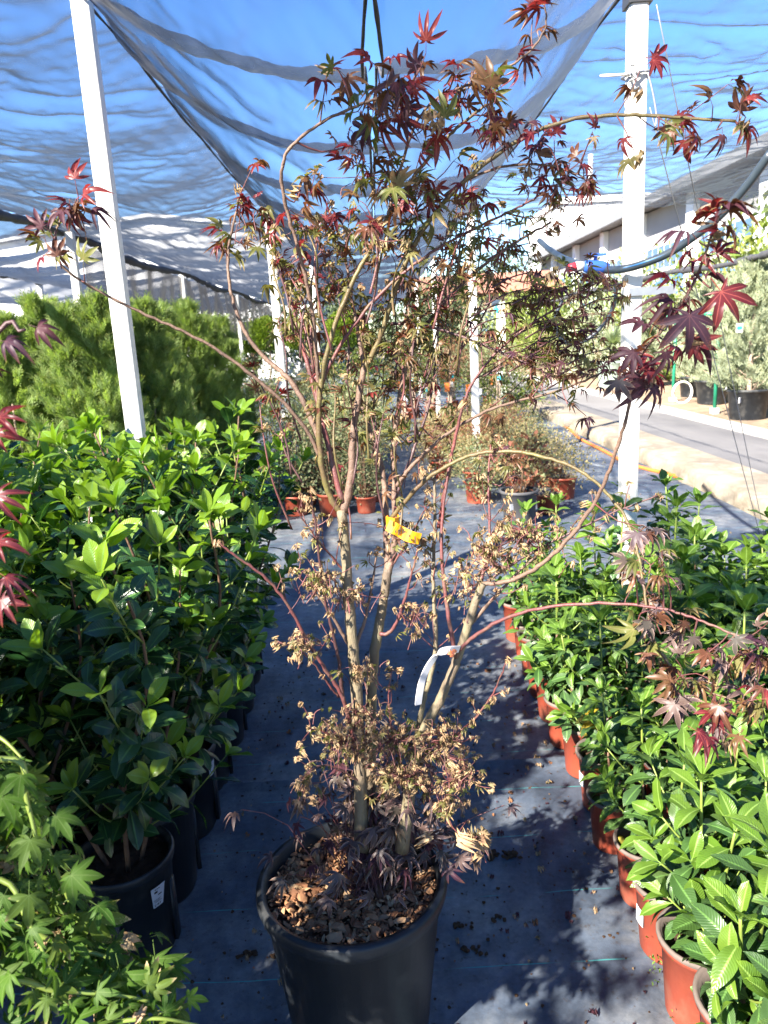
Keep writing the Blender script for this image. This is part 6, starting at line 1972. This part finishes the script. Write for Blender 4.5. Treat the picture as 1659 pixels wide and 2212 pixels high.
# pale stake with a cyan cap
b = gnd(1085, 872)
top = at(1093, 652, b[1])
t = thing('stake_post', 'pale yellow green square stake with a cyan cap beside the road', 'post', (b[0], b[1], 0))
obj('shaft', Geo().box((0, 0, top[2] / 2), (.16, .16, top[2])).mesh('shaft', 'cream_paint', smooth=False), t)
g = Geo()
v, f = lump((-.12, -.05, top[2] - .02), .11, 5, .9)
g.add(v, f)
v, f = lump((-.10, -.08, top[2] - .16), .07, 6, 1.1)
g.add(v, f, 1)
obj('cap', g.mesh('cap', ['pipe_black', 'cyan_plastic'], smooth=False), t)

# green tubular stand and white coiled hose
L, Rr = gnd(1453, 868, .15), gnd(1543, 892, .15)
t = thing('green_stand', 'green metal stand of two posts with crossbars among the junipers', 'stand', (L[0], L[1], .15))
D = Rr - L
for q, o in (('left', np.zeros(3)), ('right', D)):
    hgt = at(1460 if q == 'left' else 1553, 683 if q == 'left' else 677, (L + o)[1])[2] - .15
    obj('leg', Geo().tube([o, o + [.02, 0, hgt]], .030, 8).mesh('leg', 'green_metal'), t)
    obj('crossbar', Geo().tube([o + [-.22, 0, hgt], o + [.24, 0, hgt]], .030, 8).mesh('crossbar', 'green_metal'), t)
    obj('foot', Geo().box(o + [0, 0, .03], (.10, .10, .10)).mesh('foot', 'paper_white', smooth=False), t)
c = at(1474, 850, L[1] - .3)
t = thing('coiled_hose', 'white hose coiled in a ring hanging by the left leg of the green stand', 'hose', c)
a = np.linspace(0, 6.28 * 3, 90)
obj('coil', Geo().tube(np.stack([.17 * np.cos(a), .02 * np.sin(a * .35), .19 * np.sin(a)], 1) + np.array([0, 0, .02]), .014, 6).mesh('coil', 'hose_white'), t)

# spiky yucca ball in a pale pot
b = gnd(1322, 835, .15)
t = thing('yucca', 'spiky blue green yucca ball in a wide pale pot across the road', 'potted plant', (b[0], b[1], .14))
obj('pot', pot_mesh(.36, .30, .62, rim=.02, n=32, mats=('pale_green_plastic', 'pot_inside')), t)
obj('trunk', Geo().tube([(0, 0, .5), (0, 0, 1.0)], .09, 8).mesh('trunk', 'pale_trunk'), t)
g = Geo()
for _ in range(420):
    v = rv()
    v[2] = abs(v[2]) * 1.0 - .35
    v /= np.linalg.norm(v)
    q = np.cross(v, [0, 0, 1.0])
    q /= np.linalg.norm(q) + 1e-6
    o = np.array([0, 0, 1.0])
    e = o + v * rng.uniform(.42, .58)
    g.add([o + v * .05 - q * .008, o + v * .05 + q * .008, o + v * .3 + q * .010, e, o + v * .3 - q * .010], [np.array([[0, 1, 2, 4]]), np.array([[4, 2, 3]])], 0, [0, 0, .5, 1, .5], [1, 1, 1, .5, 1])
obj('leaves', g.mesh('leaves', 'yucca_blade', smooth=False, attrs=True), t, kind='stuff')
print('objects', len(bpy.data.objects), 'tris', sum(sum(len(p.vertices) - 2 for p in m.polygons) for m in bpy.data.meshes) if False else '')
